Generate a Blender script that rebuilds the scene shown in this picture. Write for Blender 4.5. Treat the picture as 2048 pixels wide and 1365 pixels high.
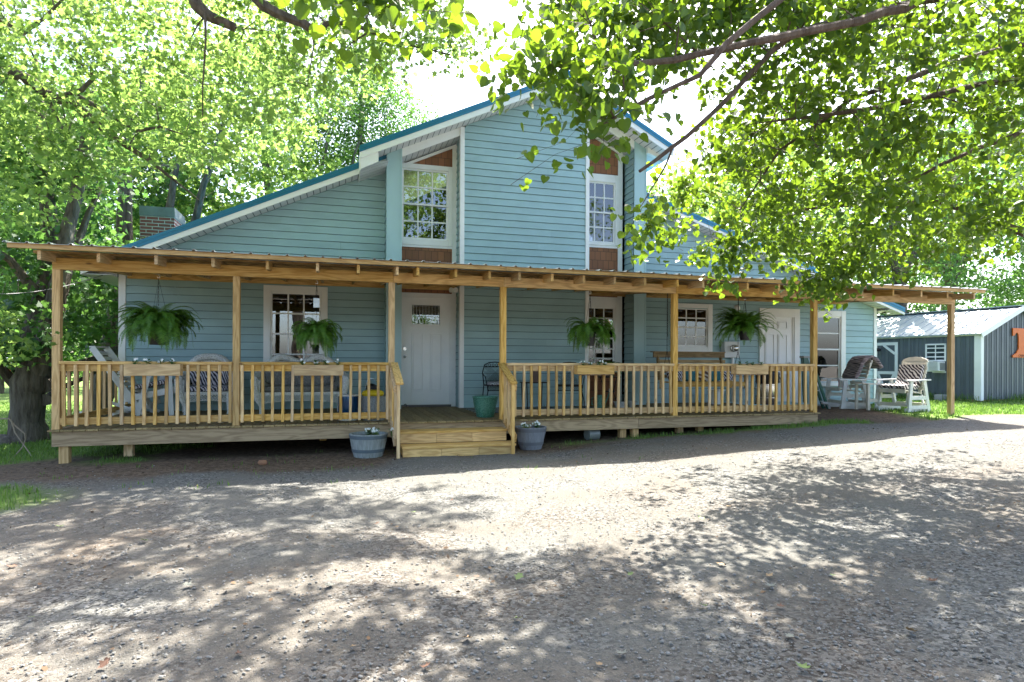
import bpy, math, random
import numpy as np
from mathutils import Vector, Matrix
random.seed(7); RNG = np.random.default_rng(11)
S = bpy.context.scene
for o in list(bpy.data.objects): bpy.data.objects.remove(o)
COL = S.collection
# ------------------------------------------------------------------ camera
FPX, HOR, ROLL, PSI = 1220.0, 725.5, 0.0039, math.radians(15.9)
CAM = Vector((0.0, -9.27, 1.365))
CF = Vector((math.sin(PSI), math.cos(PSI), 0)); CR = Vector((math.cos(PSI), -math.sin(PSI), 0)); UP = Vector((0, 0, 1))
cd = bpy.data.cameras.new('camera'); cam = bpy.data.objects.new('camera', cd); COL.objects.link(cam)
xc = CR*math.cos(ROLL) + UP*math.sin(ROLL); yc = UP*math.cos(ROLL) - CR*math.sin(ROLL); zc = -CF
cam.matrix_world = Matrix(((xc.x, yc.x, zc.x, CAM.x), (xc.y, yc.y, zc.y, CAM.y), (xc.z, yc.z, zc.z, CAM.z), (0, 0, 0, 1)))
cd.sensor_width = 36; cd.lens = 36*FPX/2048; cd.shift_y = (HOR-682.5)/2048; cd.clip_end = 2000; cd.clip_start = .05
S.camera = cam
# ------------------------------------------------------------------ sky and sun
SUN = Vector((.73, 1.28, 2.37)).normalized()
w = bpy.data.worlds.new('World'); S.world = w; w.use_nodes = True
nt = w.node_tree; nt.nodes.clear()
sk = nt.nodes.new('ShaderNodeTexSky'); sk.sky_type = 'NISHITA'; sk.sun_disc = False
sk.sun_elevation = math.asin(SUN.z); sk.sun_rotation = math.atan2(SUN.x, SUN.y); sk.air_density = .75; sk.dust_density = 3.0; sk.ozone_density = .4
bg = nt.nodes.new('ShaderNodeBackground'); bg.inputs[1].default_value = 0.14
wo = nt.nodes.new('ShaderNodeOutputWorld'); nt.links.new(sk.outputs[0], bg.inputs[0]); nt.links.new(bg.outputs[0], wo.inputs[0])
ld = bpy.data.lights.new('sun', 'SUN'); ld.energy = 5.0; ld.angle = math.radians(.55); ld.color = (1, .95, .87)
lo = bpy.data.objects.new('sun', ld); COL.objects.link(lo); lo.rotation_euler = SUN.to_track_quat('Z', 'Y').to_euler(); lo.location = (5, 5, 30)
S.view_settings.view_transform = 'Standard'; S.view_settings.look = 'None'; S.view_settings.gamma = 1
S.view_settings.exposure = 2.45
S.render.engine = 'CYCLES'; S.cycles.max_bounces = 8; S.cycles.transparent_max_bounces = 12; S.cycles.diffuse_bounces = 4
S.cycles.caustics_reflective = False; S.cycles.caustics_refractive = False

# ------------------------------------------------------------------ pixel -> world helpers (photo measured on planes of known depth)
def ray(px, py):
    u = (px-1024)/FPX; v = -(py-HOR)/FPX
    a = u*math.cos(ROLL)-v*math.sin(ROLL); b = u*math.sin(ROLL)+v*math.cos(ROLL)
    return CF + CR*a + UP*b
def at(px, py, Y):
    d = ray(px, py); return CAM + d*((Y-CAM.y)/d.y)
def X_(px, Y, py=700): return at(px, py, Y).x
def Z_(px, py, Y): return at(px, py, Y).z
def W(px, py, depth): return CAM + ray(px, py)*depth
def on_plane(px, py, p0, n):
    d = ray(px, py); return CAM + d*((p0-CAM).dot(n)/d.dot(n))

# ------------------------------------------------------------------ object helpers
def wloc(o):
    v = Vector((0, 0, 0))
    while o: v += o.location; o = o.parent
    return v
def tag(o, label=None, cat=None, group=None, kind=None):
    if label: o['label'] = label
    if cat: o['category'] = cat
    if group: o['group'] = group
    if kind: o['kind'] = kind
    return o
def empty(name, loc, label=None, cat=None, group=None):
    o = bpy.data.objects.new(name, None); COL.objects.link(o); o.location = loc; o.empty_display_size = .2
    return tag(o, label, cat, group)
def children(o): return [c for c in COL.objects if c.parent == o]
def copy_tree(o, parent=None):
    c = o.copy(); COL.objects.link(c); c.parent = parent
    for ch in children(o): copy_tree(ch, c)
    return c
class MB:
    def __init__(s): s.v = []; s.f = []; s.m = []
    def add(s, vs, fs, m=0):
        b = len(s.v); s.v += [tuple(v) for v in vs]; s.f += [tuple(b+i for i in f) for f in fs]; s.m += [m]*len(fs); return s
    def box(s, x0, x1, y0, y1, z0, z1, m=0):
        return s.add([(x0,y0,z0),(x1,y0,z0),(x1,y1,z0),(x0,y1,z0),(x0,y0,z1),(x1,y0,z1),(x1,y1,z1),(x0,y1,z1)],
                     [(0,3,2,1),(4,5,6,7),(0,1,5,4),(1,2,6,5),(2,3,7,6),(3,0,4,7)], m)
    def bar(s, p, q, w, h, up=(0, 0, 1), m=0):           # board from p to q, w wide across, h tall along 'up'
        p = Vector(p); q = Vector(q); d = (q-p).normalized(); u = Vector(up); u = (u-d*u.dot(d)).normalized(); r = d.cross(u)
        vs = []
        for c in (p, q):
            for a, b in ((-1,-1),(1,-1),(1,1),(-1,1)): vs.append(c+r*(a*w/2)+u*(b*h/2))
        return s.add(vs, [(0,1,2,3),(7,6,5,4),(0,4,5,1),(1,5,6,2),(2,6,7,3),(3,7,4,0)], m)
    def prism(s, poly, a, b, axis='y', m=0):             # 2D polygon extruded
        n = len(poly)
        def mk(t, u, v): return (u, t, v) if axis == 'y' else ((t, u, v) if axis == 'x' else (u, v, t))
        vs = [mk(a, u, v) for u, v in poly]+[mk(b, u, v) for u, v in poly]
        fs = [tuple(range(n)), tuple(range(2*n-1, n-1, -1))]+[(i, n+i, n+(i+1) % n, (i+1) % n) for i in range(n)]
        return s.add(vs, fs, m)
    def tube(s, pts, rs, n=6, m=0, cap=True):
        pts = [Vector(p) for p in pts]
        if not hasattr(rs, '__len__'): rs = [rs]*len(pts)
        b = len(s.v); ref = Vector((.31, .17, .93))
        for i, p in enumerate(pts):
            d = (pts[min(i+1, len(pts)-1)]-pts[max(i-1, 0)]).normalized()
            if abs(d.dot(ref)) > .95: ref = Vector((1, 0, 0))
            u = (ref-d*ref.dot(d)).normalized(); v = d.cross(u); ref = u
            for k in range(n):
                a = 2*math.pi*k/n; s.v.append(tuple(p+(u*math.cos(a)+v*math.sin(a))*rs[i]))
        for i in range(len(pts)-1):
            for k in range(n):
                k2 = (k+1) % n; s.f.append((b+i*n+k, b+i*n+k2, b+(i+1)*n+k2, b+(i+1)*n+k)); s.m.append(m)
        if cap:
            s.f.append(tuple(b+k for k in range(n-1, -1, -1))); s.m.append(m)
            e = b+(len(pts)-1)*n; s.f.append(tuple(e+k for k in range(n))); s.m.append(m)
        return s
    def lathe(s, prof, c=(0, 0, 0), n=24, m=0):          # prof = [(r, z)...]
        b = len(s.v)
        for r, z in prof:
            for k in range(n):
                a = 2*math.pi*k/n; s.v.append((c[0]+r*math.cos(a), c[1]+r*math.sin(a), c[2]+z))
        for i in range(len(prof)-1):
            for k in range(n):
                k2 = (k+1) % n; s.f.append((b+i*n+k, b+i*n+k2, b+(i+1)*n+k2, b+(i+1)*n+k)); s.m.append(m)
        return s
    def blob(s, c, rx, ry, rz, n=10, m=0, k=1.0):        # superellipsoid-ish cushion/ball
        prof = []
        b = len(s.v); N = n*2
        for i in range(n+1):
            t = -math.pi/2+math.pi*i/n; cz = math.copysign(abs(math.sin(t))**k, math.sin(t)); cr = abs(math.cos(t))**k
            for j in range(N):
                a = 2*math.pi*j/N; ca, sa = math.cos(a), math.sin(a)
                s.v.append((c[0]+rx*cr*math.copysign(abs(ca)**k, ca), c[1]+ry*cr*math.copysign(abs(sa)**k, sa), c[2]+rz*cz))
        for i in range(n):
            for j in range(N):
                j2 = (j+1) % N; s.f.append((b+i*N+j, b+i*N+j2, b+(i+1)*N+j2, b+(i+1)*N+j)); s.m.append(m)
        return s
    def xf(s, M, start=0):
        for i in range(start, len(s.v)): s.v[i] = tuple(M @ Vector(s.v[i]))
        return s
    def build(s, name, mats, parent=None, smooth=False, bevel=0, world=True):
        me = bpy.data.meshes.new(name); off = wloc(parent) if (parent and world) else Vector((0, 0, 0))
        me.from_pydata([(v[0]-off.x, v[1]-off.y, v[2]-off.z) for v in s.v], [], s.f)
        if not isinstance(mats, (list, tuple)): mats = [mats]
        for mt in mats: me.materials.append(mt)
        if len(mats) > 1: me.polygons.foreach_set('material_index', s.m)
        if smooth: me.polygons.foreach_set('use_smooth', [True]*len(me.polygons))
        me.update()
        o = bpy.data.objects.new(name, me); COL.objects.link(o)
        if parent: o.parent = parent
        if smooth: me.set_sharp_from_angle(angle=math.radians(40))
        if bevel:
            bv = o.modifiers.new('bevel', 'BEVEL'); bv.width = bevel; bv.segments = 1; bv.limit_method = 'ANGLE'
        return o

# ------------------------------------------------------------------ materials
def nodes(name):
    m = bpy.data.materials.new(name); m.use_nodes = True; t = m.node_tree
    return m, t, t.nodes['Principled BSDF'], t.links.new
def pmat(name, col, rough=.6, var=.12, scale=6, stretch=(1, 1, 1), bump=0, bscale=None, metal=0, col2=None, spec=.5, bias=.5, island=0, bdist=.01):
    m, t, b, L = nodes(name); N = t.nodes.new
    tc = N('ShaderNodeTexCoord'); mp = N('ShaderNodeMapping'); mp.inputs['Scale'].default_value = stretch; L(tc.outputs['Object'], mp.inputs[0])
    no = N('ShaderNodeTexNoise'); no.inputs['Scale'].default_value = scale; no.inputs['Detail'].default_value = 5; no.inputs['Roughness'].default_value = .6
    L(mp.outputs[0], no.inputs[0])
    cr = N('ShaderNodeValToRGB'); c2 = col2 or tuple(min(1, c*(1+var)) for c in col)
    cr.color_ramp.elements[0].color = (*[c*(1-var) for c in col], 1) if not col2 else (*col, 1); cr.color_ramp.elements[1].color = (*c2, 1)
    cr.color_ramp.elements[0].position = bias-.2; cr.color_ramp.elements[1].position = bias+.2
    L(no.outputs[0], cr.inputs[0]); out = cr.outputs[0]
    if island:
        ge = N('ShaderNodeNewGeometry'); hs = N('ShaderNodeHueSaturation'); ma = N('ShaderNodeMath'); ma.operation = 'MULTIPLY_ADD'
        ma.inputs[1].default_value = island; ma.inputs[2].default_value = 1-island/2; L(ge.outputs['Random Per Island'], ma.inputs[0]); L(ma.outputs[0], hs.inputs['Value']); L(out, hs.inputs['Color']); out = hs.outputs[0]
    L(out, b.inputs['Base Color'])
    b.inputs['Roughness'].default_value = rough; b.inputs['Metallic'].default_value = metal; b.inputs['Specular IOR Level'].default_value = spec
    if bump:
        bp = N('ShaderNodeBump'); bp.inputs['Strength'].default_value = bump; bp.inputs['Distance'].default_value = bdist
        n2 = N('ShaderNodeTexNoise'); n2.inputs['Scale'].default_value = bscale or scale*4; n2.inputs['Detail'].default_value = 4; L(mp.outputs[0], n2.inputs[0]); L(n2.outputs[0], bp.inputs['Height']); L(bp.outputs[0], b.inputs['Normal'])
    return m
def wood(name, axis, c1, c2, knot=(.16, .08, .03), weather=0.0):
    m, t, b, L = nodes(name); N = t.nodes.new
    tc = N('ShaderNodeTexCoord'); ge = N('ShaderNodeNewGeometry'); oi = N('ShaderNodeObjectInfo')
    ad = N('ShaderNodeMath'); ad.operation = 'ADD'; L(ge.outputs['Random Per Island'], ad.inputs[0]); L(oi.outputs['Random'], ad.inputs[1])
    mu = N('ShaderNodeMath'); mu.operation = 'MULTIPLY'; mu.inputs[1].default_value = 17.3; L(ad.outputs[0], mu.inputs[0])
    va = N('ShaderNodeVectorMath'); va.operation = 'ADD'; L(tc.outputs['Object'], va.inputs[0]); L(mu.outputs[0], va.inputs[1])
    st = {'x': (1.1, 9, 9), 'y': (9, 1.1, 9), 'z': (9, 9, 1.1)}[axis]
    mp = N('ShaderNodeMapping'); mp.inputs['Scale'].default_value = st; L(va.outputs[0], mp.inputs[0])
    n1 = N('ShaderNodeTexNoise'); n1.inputs['Scale'].default_value = .9; n1.inputs['Detail'].default_value = 1; L(mp.outputs[0], n1.inputs[0])
    m1 = N('ShaderNodeMath'); m1.operation = 'MULTIPLY'; m1.inputs[1].default_value = 46; L(n1.outputs[0], m1.inputs[0])
    s1 = N('ShaderNodeMath'); s1.operation = 'SINE'; L(m1.outputs[0], s1.inputs[0])
    n2 = N('ShaderNodeTexNoise'); n2.inputs['Scale'].default_value = 7; n2.inputs['Detail'].default_value = 4; L(mp.outputs[0], n2.inputs[0])
    mx = N('ShaderNodeMath'); mx.operation = 'MULTIPLY_ADD'; mx.inputs[1].default_value = .22; L(s1.outputs[0], mx.inputs[0]); L(n2.outputs[0], mx.inputs[2])
    cr = N('ShaderNodeValToRGB'); cr.color_ramp.elements[0].color = (*c2, 1); cr.color_ramp.elements[1].color = (*c1, 1); cr.color_ramp.elements[0].position = .25; cr.color_ramp.elements[1].position = .68
    L(mx.outputs[0], cr.inputs[0])
    k = {'x': (1.6, 5, 5), 'y': (5, 1.6, 5), 'z': (5, 5, 1.6)}[axis]
    mk = N('ShaderNodeMapping'); mk.inputs['Scale'].default_value = k; L(va.outputs[0], mk.inputs[0])
    vo = N('ShaderNodeTexVoronoi'); vo.inputs['Scale'].default_value = 1.0; L(mk.outputs[0], vo.inputs[0])
    rk = N('ShaderNodeValToRGB'); rk.color_ramp.elements[0].color = (1, 1, 1, 1); rk.color_ramp.elements[1].color = (0, 0, 0, 1); rk.color_ramp.elements[0].position = .03; rk.color_ramp.elements[1].position = .085
    L(vo.outputs['Distance'], rk.inputs[0])
    mi = N('ShaderNodeMix'); mi.data_type = 'RGBA'; mi.inputs[7].default_value = (*knot, 1); L(rk.outputs[0], mi.inputs[0]); L(cr.outputs[0], mi.inputs[6])
    hs = N('ShaderNodeHueSaturation'); fr = N('ShaderNodeMath'); fr.operation = 'FRACT'; L(mu.outputs[0], fr.inputs[0])
    vv = N('ShaderNodeMath'); vv.operation = 'MULTIPLY_ADD'; vv.inputs[1].default_value = .5; vv.inputs[2].default_value = .74; L(fr.outputs[0], vv.inputs[0]); L(vv.outputs[0], hs.inputs['Value'])
    sa = N('ShaderNodeMath'); sa.operation = 'MULTIPLY_ADD'; sa.inputs[1].default_value = -.35; sa.inputs[2].default_value = 1.1; L(oi.outputs['Random'], sa.inputs[0]); L(sa.outputs[0], hs.inputs['Saturation'])
    L(mi.outputs[2], hs.inputs['Color'])
    # grey weathering in large soft patches and grime
    nw = N('ShaderNodeTexNoise'); nw.inputs['Scale'].default_value = 1.4; nw.inputs['Detail'].default_value = 6; L(tc.outputs['Object'], nw.inputs[0])
    rw = N('ShaderNodeValToRGB'); rw.color_ramp.elements[0].position = .35; rw.color_ramp.elements[1].position = .75; L(nw.outputs[0], rw.inputs[0])
    mw = N('ShaderNodeMath'); mw.operation = 'MULTIPLY'; mw.inputs[1].default_value = .18+weather; L(rw.outputs[0], mw.inputs[0])
    m2 = N('ShaderNodeMix'); m2.data_type = 'RGBA'; m2.inputs[7].default_value = (.30, .22, .12, 1); L(mw.outputs[0], m2.inputs[0]); L(hs.outputs[0], m2.inputs[6])
    L(m2.outputs[2], b.inputs['Base Color']); b.inputs['Roughness'].default_value = .75; b.inputs['Specular IOR Level'].default_value = .3
    bp = N('ShaderNodeBump'); bp.inputs['Strength'].default_value = .25; bp.inputs['Distance'].default_value = .004; L(mx.outputs[0], bp.inputs['Height']); L(bp.outputs[0], b.inputs['Normal'])
    return m
def leafmat(name, dark, light, trans, tw=.5, rough=.45):
    m, t, b, L = nodes(name); N = t.nodes.new
    ge = N('ShaderNodeNewGeometry'); cr = N('ShaderNodeValToRGB'); L(ge.outputs['Random Per Island'], cr.inputs[0])
    cr.color_ramp.elements[0].color = (*dark, 1); cr.color_ramp.elements[1].color = (*light, 1)
    L(cr.outputs[0], b.inputs['Base Color']); b.inputs['Roughness'].default_value = rough; b.inputs['Specular IOR Level'].default_value = .35
    tr = N('ShaderNodeBsdfTranslucent'); hs = N('ShaderNodeValToRGB'); L(ge.outputs['Random Per Island'], hs.inputs[0])
    hs.color_ramp.elements[0].color = (*[c*.6 for c in trans], 1); hs.color_ramp.elements[1].color = (*trans, 1); L(hs.outputs[0], tr.inputs[0])
    mx = N('ShaderNodeMixShader'); mx.inputs[0].default_value = tw; L(b.outputs[0], mx.inputs[1]); L(tr.outputs[0], mx.inputs[2])
    L(mx.outputs[0], t.nodes['Material Output'].inputs[0]); return m
def glassmat(name, ior=1.9, tint=.75):
    m, t, b, L = nodes(name); N = t.nodes.new
    fr = N('ShaderNodeFresnel'); fr.inputs[0].default_value = ior; gl = N('ShaderNodeBsdfGlossy'); gl.inputs['Roughness'].default_value = .01
    tr = N('ShaderNodeBsdfTransparent'); tr.inputs[0].default_value = (tint, tint, tint*.98, 1); mx = N('ShaderNodeMixShader')
    tc = N('ShaderNodeTexCoord'); no = N('ShaderNodeTexNoise'); no.inputs['Scale'].default_value = 2.2; L(tc.outputs['Object'], no.inputs[0])
    bp = N('ShaderNodeBump'); bp.inputs['Strength'].default_value = .03; bp.inputs['Distance'].default_value = .02; L(no.outputs[0], bp.inputs['Height']); L(bp.outputs[0], gl.inputs['Normal'])
    L(fr.outputs[0], mx.inputs[0]); L(tr.outputs[0], mx.inputs[1]); L(gl.outputs[0], mx.inputs[2]); L(mx.outputs[0], t.nodes['Material Output'].inputs[0]); return m
M = {}
M['siding'] = pmat('blue_siding', (.30, .455, .465), .55, .10, 1.3, (1, 1, 2), .08, 60, island=.09)
M['siding_trim'] = pmat('blue_trim', (.35, .52, .53), .5, .05, 4, (1, 1, .3))
M['white'] = pmat('white_trim', (.80, .82, .79), .45, .05, 3)
M['soffit'] = pmat('white_soffit', (.70, .72, .73), .5, .04, 3)
M['groove'] = pmat('dark_groove', (.16, .17, .18), .8)
M['roof_blue'] = pmat('blue_metal', (.02, .17, .28), .3, .08, 2, metal=.15)
M['galv'] = pmat('galvanised_metal', (.55, .57, .58), .32, .15, 4, metal=.75)
WY1, WY2 = (.68, .44, .165), (.49, .285, .09)
for a in 'xyz': M['wood_'+a] = wood('pine_'+a, a, WY1, WY2)
M['deck'] = wood('deck_boards', 'y', (.31, .24, .12), (.22, .15, .07), weather=.12)
M['rim'] = wood('rim_board', 'x', (.36, .235, .095), (.24, .15, .055), weather=-.08)
M['glass'] = glassmat('window_glass', 2.3)
M['dark'] = pmat('dark_interior', (.012, .014, .014), .9)  # near-black that stands in for unlit rooms behind glass
M['door'] = pmat('door_paint', (.80, .82, .80), .38, .03, 3)
M['steel'] = pmat('brushed_steel', (.6, .6, .58), .25, .05, 8, metal=1)
M['concrete'] = pmat('concrete_block', (.36, .36, .35), .9, .15, 8, bump=.3)
def shingle():
    m, t, b, L = nodes('cedar_shingle'); N = t.nodes.new
    tc = N('ShaderNodeTexCoord'); sx = N('ShaderNodeSeparateXYZ'); cx = N('ShaderNodeCombineXYZ'); L(tc.outputs['Object'], sx.inputs[0]); L(sx.outputs[0], cx.inputs[0]); L(sx.outputs[2], cx.inputs[1])
    br = N('ShaderNodeTexBrick'); br.inputs['Scale'].default_value = 1; br.inputs['Brick Width'].default_value = .13; br.inputs['Row Height'].default_value = .19; br.inputs['Mortar Size'].default_value = .006
    br.inputs['Color1'].default_value = (.30, .13, .06, 1); br.inputs['Color2'].default_value = (.22, .10, .05, 1); br.inputs['Mortar'].default_value = (.12, .06, .035, 1); L(cx.outputs[0], br.inputs[0])
    L(br.outputs[0], b.inputs['Base Color']); b.inputs['Roughness'].default_value = .8
    mp = N('ShaderNodeMapping'); mp.inputs['Scale'].default_value = (60, 60, 4); L(tc.outputs['Object'], mp.inputs[0]); no = N('ShaderNodeTexNoise'); no.inputs['Scale'].default_value = 2; L(mp.outputs[0], no.inputs[0])
    bp = N('ShaderNodeBump'); bp.inputs['Strength'].default_value = .5; bp.inputs['Distance'].default_value = .01; L(no.outputs[0], bp.inputs['Height']); L(bp.outputs[0], b.inputs['Normal']); return m
M['shingle'] = shingle()
def brickmat():
    m, t, b, L = nodes('red_brick'); N = t.nodes.new
    tc = N('ShaderNodeTexCoord'); sx = N('ShaderNodeSeparateXYZ'); ad = N('ShaderNodeMath'); ad.operation = 'ADD'; cx = N('ShaderNodeCombineXYZ'); L(tc.outputs['Object'], sx.inputs[0])
    L(sx.outputs[0], ad.inputs[0]); L(sx.outputs[1], ad.inputs[1]); L(ad.outputs[0], cx.inputs[0]); L(sx.outputs[2], cx.inputs[1])
    br = N('ShaderNodeTexBrick'); br.inputs['Scale'].default_value = 1; br.inputs['Brick Width'].default_value = .25; br.inputs['Row Height'].default_value = .075; br.inputs['Mortar Size'].default_value = .009
    br.inputs['Color1'].default_value = (.25, .07, .05, 1); br.inputs['Color2'].default_value = (.16, .06, .045, 1); br.inputs['Mortar'].default_value = (.42, .40, .35, 1); L(cx.outputs[0], br.inputs[0])
    L(br.outputs[0], b.inputs['Base Color']); b.inputs['Roughness'].default_value = .9; return m
M['brick'] = brickmat()
# ------------------------------------------------------------------ ground
def sst(t): t = np.clip(t, 0, 1); return t*t*(3-2*t)
def gz(x, y):
    x = np.asarray(x, float); y = np.asarray(y, float)
    z = .015+.33*sst((x-.5)/12.5)*(.35+.65*sst((y+7)/6))
    z = z-.10*sst((-3.2-x)/3)*sst((y+1)/2)+.012*np.sin(x*1.7+y*.8)+.008*np.sin(x*.9-y*2.3+1)
    return z
def gzf(x, y): return float(gz(x, y))
def vnoise(x, y, f, seed):
    r = np.random.default_rng(seed).random((64, 64)); x = x*f; y = y*f
    xi = np.floor(x).astype(int); yi = np.floor(y).astype(int); u = sst(x-xi); v = sst(y-yi)
    g = lambda a, b: r[a % 64, b % 64]
    return (g(xi, yi)*(1-u)+g(xi+1, yi)*u)*(1-v)+(g(xi, yi+1)*(1-u)+g(xi+1, yi+1)*u)*v
def grassmask(x, y):
    n = vnoise(x, y, .9, 1)*.6+vnoise(x, y, 3.1, 2)*.4
    left = sst((-2.6-x+1.6*(n-.5)+.35*(y+1))/.8)*sst((y+.1+1.2*(n-.5))/.8)      # lawn past the left end of the porch
    patch = sst(1.5-np.hypot((x+4.2)/1.3, (y+2.3)/.75)+(n-.5)*.9)
    under = sst(1.1-np.hypot((x+2.9)/.8, (y-.1)/.5)+(n-.5)*.8)
    strip = sst(((x-3.0)/1.2))*sst((9.9-x)/.8)*sst(1-abs(y+.05)/.33+(n-.5)*1.5)*.9
    right = sst((x-10.6-.35*(y+.6)+(n-.5)*.5)/.35)*sst((y+.35-(x-12)*.02+.4*(n-.5))/.25)
    back = sst((y-11.5)/1)
    return np.clip(np.maximum.reduce([left, patch, under, strip, right, back]), 0, 1)
def dirtmask(x, y):
    n = vnoise(x, y, .7, 5)*.6+vnoise(x, y, 2.3, 6)*.4
    a = sst((y+1.15+.55*sst((1.5-x)/3)+(n-.5)*1.2-.06*x)/.7)
    b = sst((-.7-x*.55-(y+3.2)*.10+(n-.5)*2.6)/2.0)*.9
    tr_ = np.maximum(sst(1-abs(y+4.3-.05*x+.3*np.sin(x*.4))/.42), sst(1-abs(y+6.0-.05*x+.3*np.sin(x*.4))/.42))*.35
    c = sst((vnoise(x, y, .55, 15)*.6+vnoise(x, y, 1.7, 16)*.4-.50)/.25)*.28
    return np.clip(np.maximum.reduce([a, b, c, tr_*(.4+.6*n)]), 0, 1)
def axis(lo, hi, d, far, side):
    a = list(np.arange(lo, hi+1e-6, d)); s = d; p = hi
    while p < far[1]: s *= 1.25; p += s; a.append(p)
    s = d; p = lo
    while p > far[0]: s *= 1.25; p -= s; a.insert(0, p)
    return np.array(a)
gx = axis(-9, 16, .085, (-400, 400), 0); gy = axis(-9.6, 3.2, .075, (-200, 500), 0)
GX, GY = np.meshgrid(gx, gy); nearw = sst((5-GY)/3)*sst((GX+12)/3)*sst((20-GX)/3)
GZ = gz(np.clip(GX, -20, 22), np.clip(GY, -12, 14))+nearw*(.018*(vnoise(GX, GY, 2.2, 8)-.5)+.012*(vnoise(GX, GY, 7, 9)-.5)+.008*(RNG.random(GX.shape)-.5))
nx, ny = len(gx), len(gy); vid = np.arange(nx*ny).reshape(ny, nx)
q = np.stack([vid[:-1, :-1], vid[:-1, 1:], vid[1:, 1:], vid[1:, :-1]], -1).reshape(-1, 4)
def npmesh(name, verts, faces_flat, starts, mats, matidx=None, smooth=False):
    me = bpy.data.meshes.new(name); me.vertices.add(len(verts)); me.vertices.foreach_set('co', np.ascontiguousarray(verts, np.float32).ravel())
    me.loops.add(len(faces_flat)); me.loops.foreach_set('vertex_index', np.ascontiguousarray(faces_flat, np.int32))
    me.polygons.add(len(starts)); me.polygons.foreach_set('loop_start', np.ascontiguousarray(starts, np.int32))
    for m in mats: me.materials.append(m)
    if matidx is not None: me.polygons.foreach_set('material_index', matidx)
    if smooth: me.polygons.foreach_set('use_smooth', np.ones(len(starts), bool))
    me.update(calc_edges=True); me.validate(); return me
me = npmesh('ground', np.stack([GX, GY, GZ], -1).reshape(-1, 3), q.ravel(), np.arange(0, len(q)*4, 4), [], smooth=True)
ca = me.color_attributes.new('mask', 'FLOAT_COLOR', 'POINT')
gm = grassmask(GX, GY); far = np.maximum(sst((GY-5)/4), sst((-8-GX)/2)*sst((GY+2)/1)); far = np.maximum(far, sst((GX-14)/3)*sst((GY-.6)/1)); gm = np.maximum(gm, far)
dm = dirtmask(GX, GY); cc = np.stack([gm, dm, dm*0, dm*0+1], -1).reshape(-1)
ca.data.foreach_set('color', cc.astype(np.float32))
def groundmat():
    m, t, b, L = nodes('gravel_ground'); N = t.nodes.new
    tc = N('ShaderNodeTexCoord'); at_ = N('ShaderNodeAttribute'); at_.attribute_name = 'mask'; sp = N('ShaderNodeSeparateColor'); L(at_.outputs['Color'], sp.inputs[0])
    def noise(sc, d=4, r=.6):
        n = N('ShaderNodeTexNoise'); n.inputs['Scale'].default_value = sc; n.inputs['Detail'].default_value = d; n.inputs['Roughness'].default_value = r; L(tc.outputs['Object'], n.inputs[0]); return n
    def ramp(src, a, b_, p0=.3, p1=.7):
        c = N('ShaderNodeValToRGB'); c.color_ramp.elements[0].color = (*a, 1); c.color_ramp.elements[1].color = (*b_, 1); c.color_ramp.elements[0].position = p0; c.color_ramp.elements[1].position = p1; L(src, c.inputs[0]); return c.outputs[0]
    def mix(f, a, b_, typ='MIX'):
        x = N('ShaderNodeMix'); x.data_type = 'RGBA'; x.blend_type = typ
        if isinstance(f, float): x.inputs[0].default_value = f
        else: L(f, x.inputs[0])
        L(a, x.inputs[6]); L(b_, x.inputs[7]); return x.outputs[2]
    vo = N('ShaderNodeTexVoronoi'); vo.inputs['Scale'].default_value = 55; L(tc.outputs['Object'], vo.inputs[0])
    v2 = N('ShaderNodeTexVoronoi'); v2.inputs['Scale'].default_value = 140; L(tc.outputs['Object'], v2.inputs[0])
    sv = N('ShaderNodeSeparateColor'); L(vo.outputs['Color'], sv.inputs[0])
    stones = ramp(sv.outputs[0], (.04, .039, .035), (.205, .20, .182), .05, .95)
    fines = ramp(noise(55, 6, .75).outputs[0], (.082, .08, .07), (.17, .163, .143))
    grav = mix(ramp(noise(1.1, 5).outputs[0], (0, 0, 0), (1, 1, 1), .4, .6), stones, fines)
    dirt = ramp(noise(14, 9, .8).outputs[0], (.03, .019, .011), (.19, .135, .09), .35, .65)
    grs = ramp(noise(5, 6, .7).outputs[0], (.07, .12, .025), (.16, .24, .05))
    base = mix(sp.outputs[1], grav, dirt); base = mix(sp.outputs[0], base, grs); L(base, b.inputs['Base Color'])
    b.inputs['Roughness'].default_value = .95; b.inputs['Specular IOR Level'].default_value = .2
    ma = N('ShaderNodeMath'); ma.operation = 'MULTIPLY_ADD'; ma.inputs[1].default_value = -.8; L(vo.outputs['Distance'], ma.inputs[0]); L(noise(120, 3).outputs[0], ma.inputs[2])
    m3 = N('ShaderNodeMath'); m3.operation = 'MULTIPLY_ADD'; m3.inputs[1].default_value = -.6; L(v2.outputs['Distance'], m3.inputs[0]); L(ma.outputs[0], m3.inputs[2])
    bp = N('ShaderNodeBump'); bp.inputs['Strength'].default_value = .75; bp.inputs['Distance'].default_value = .008; L(m3.outputs[0], bp.inputs['Height']); L(bp.outputs[0], b.inputs['Normal']); return m
me.materials.append(groundmat())
go = bpy.data.objects.new('ground', me); COL.objects.link(go); tag(go, kind='structure')

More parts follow.
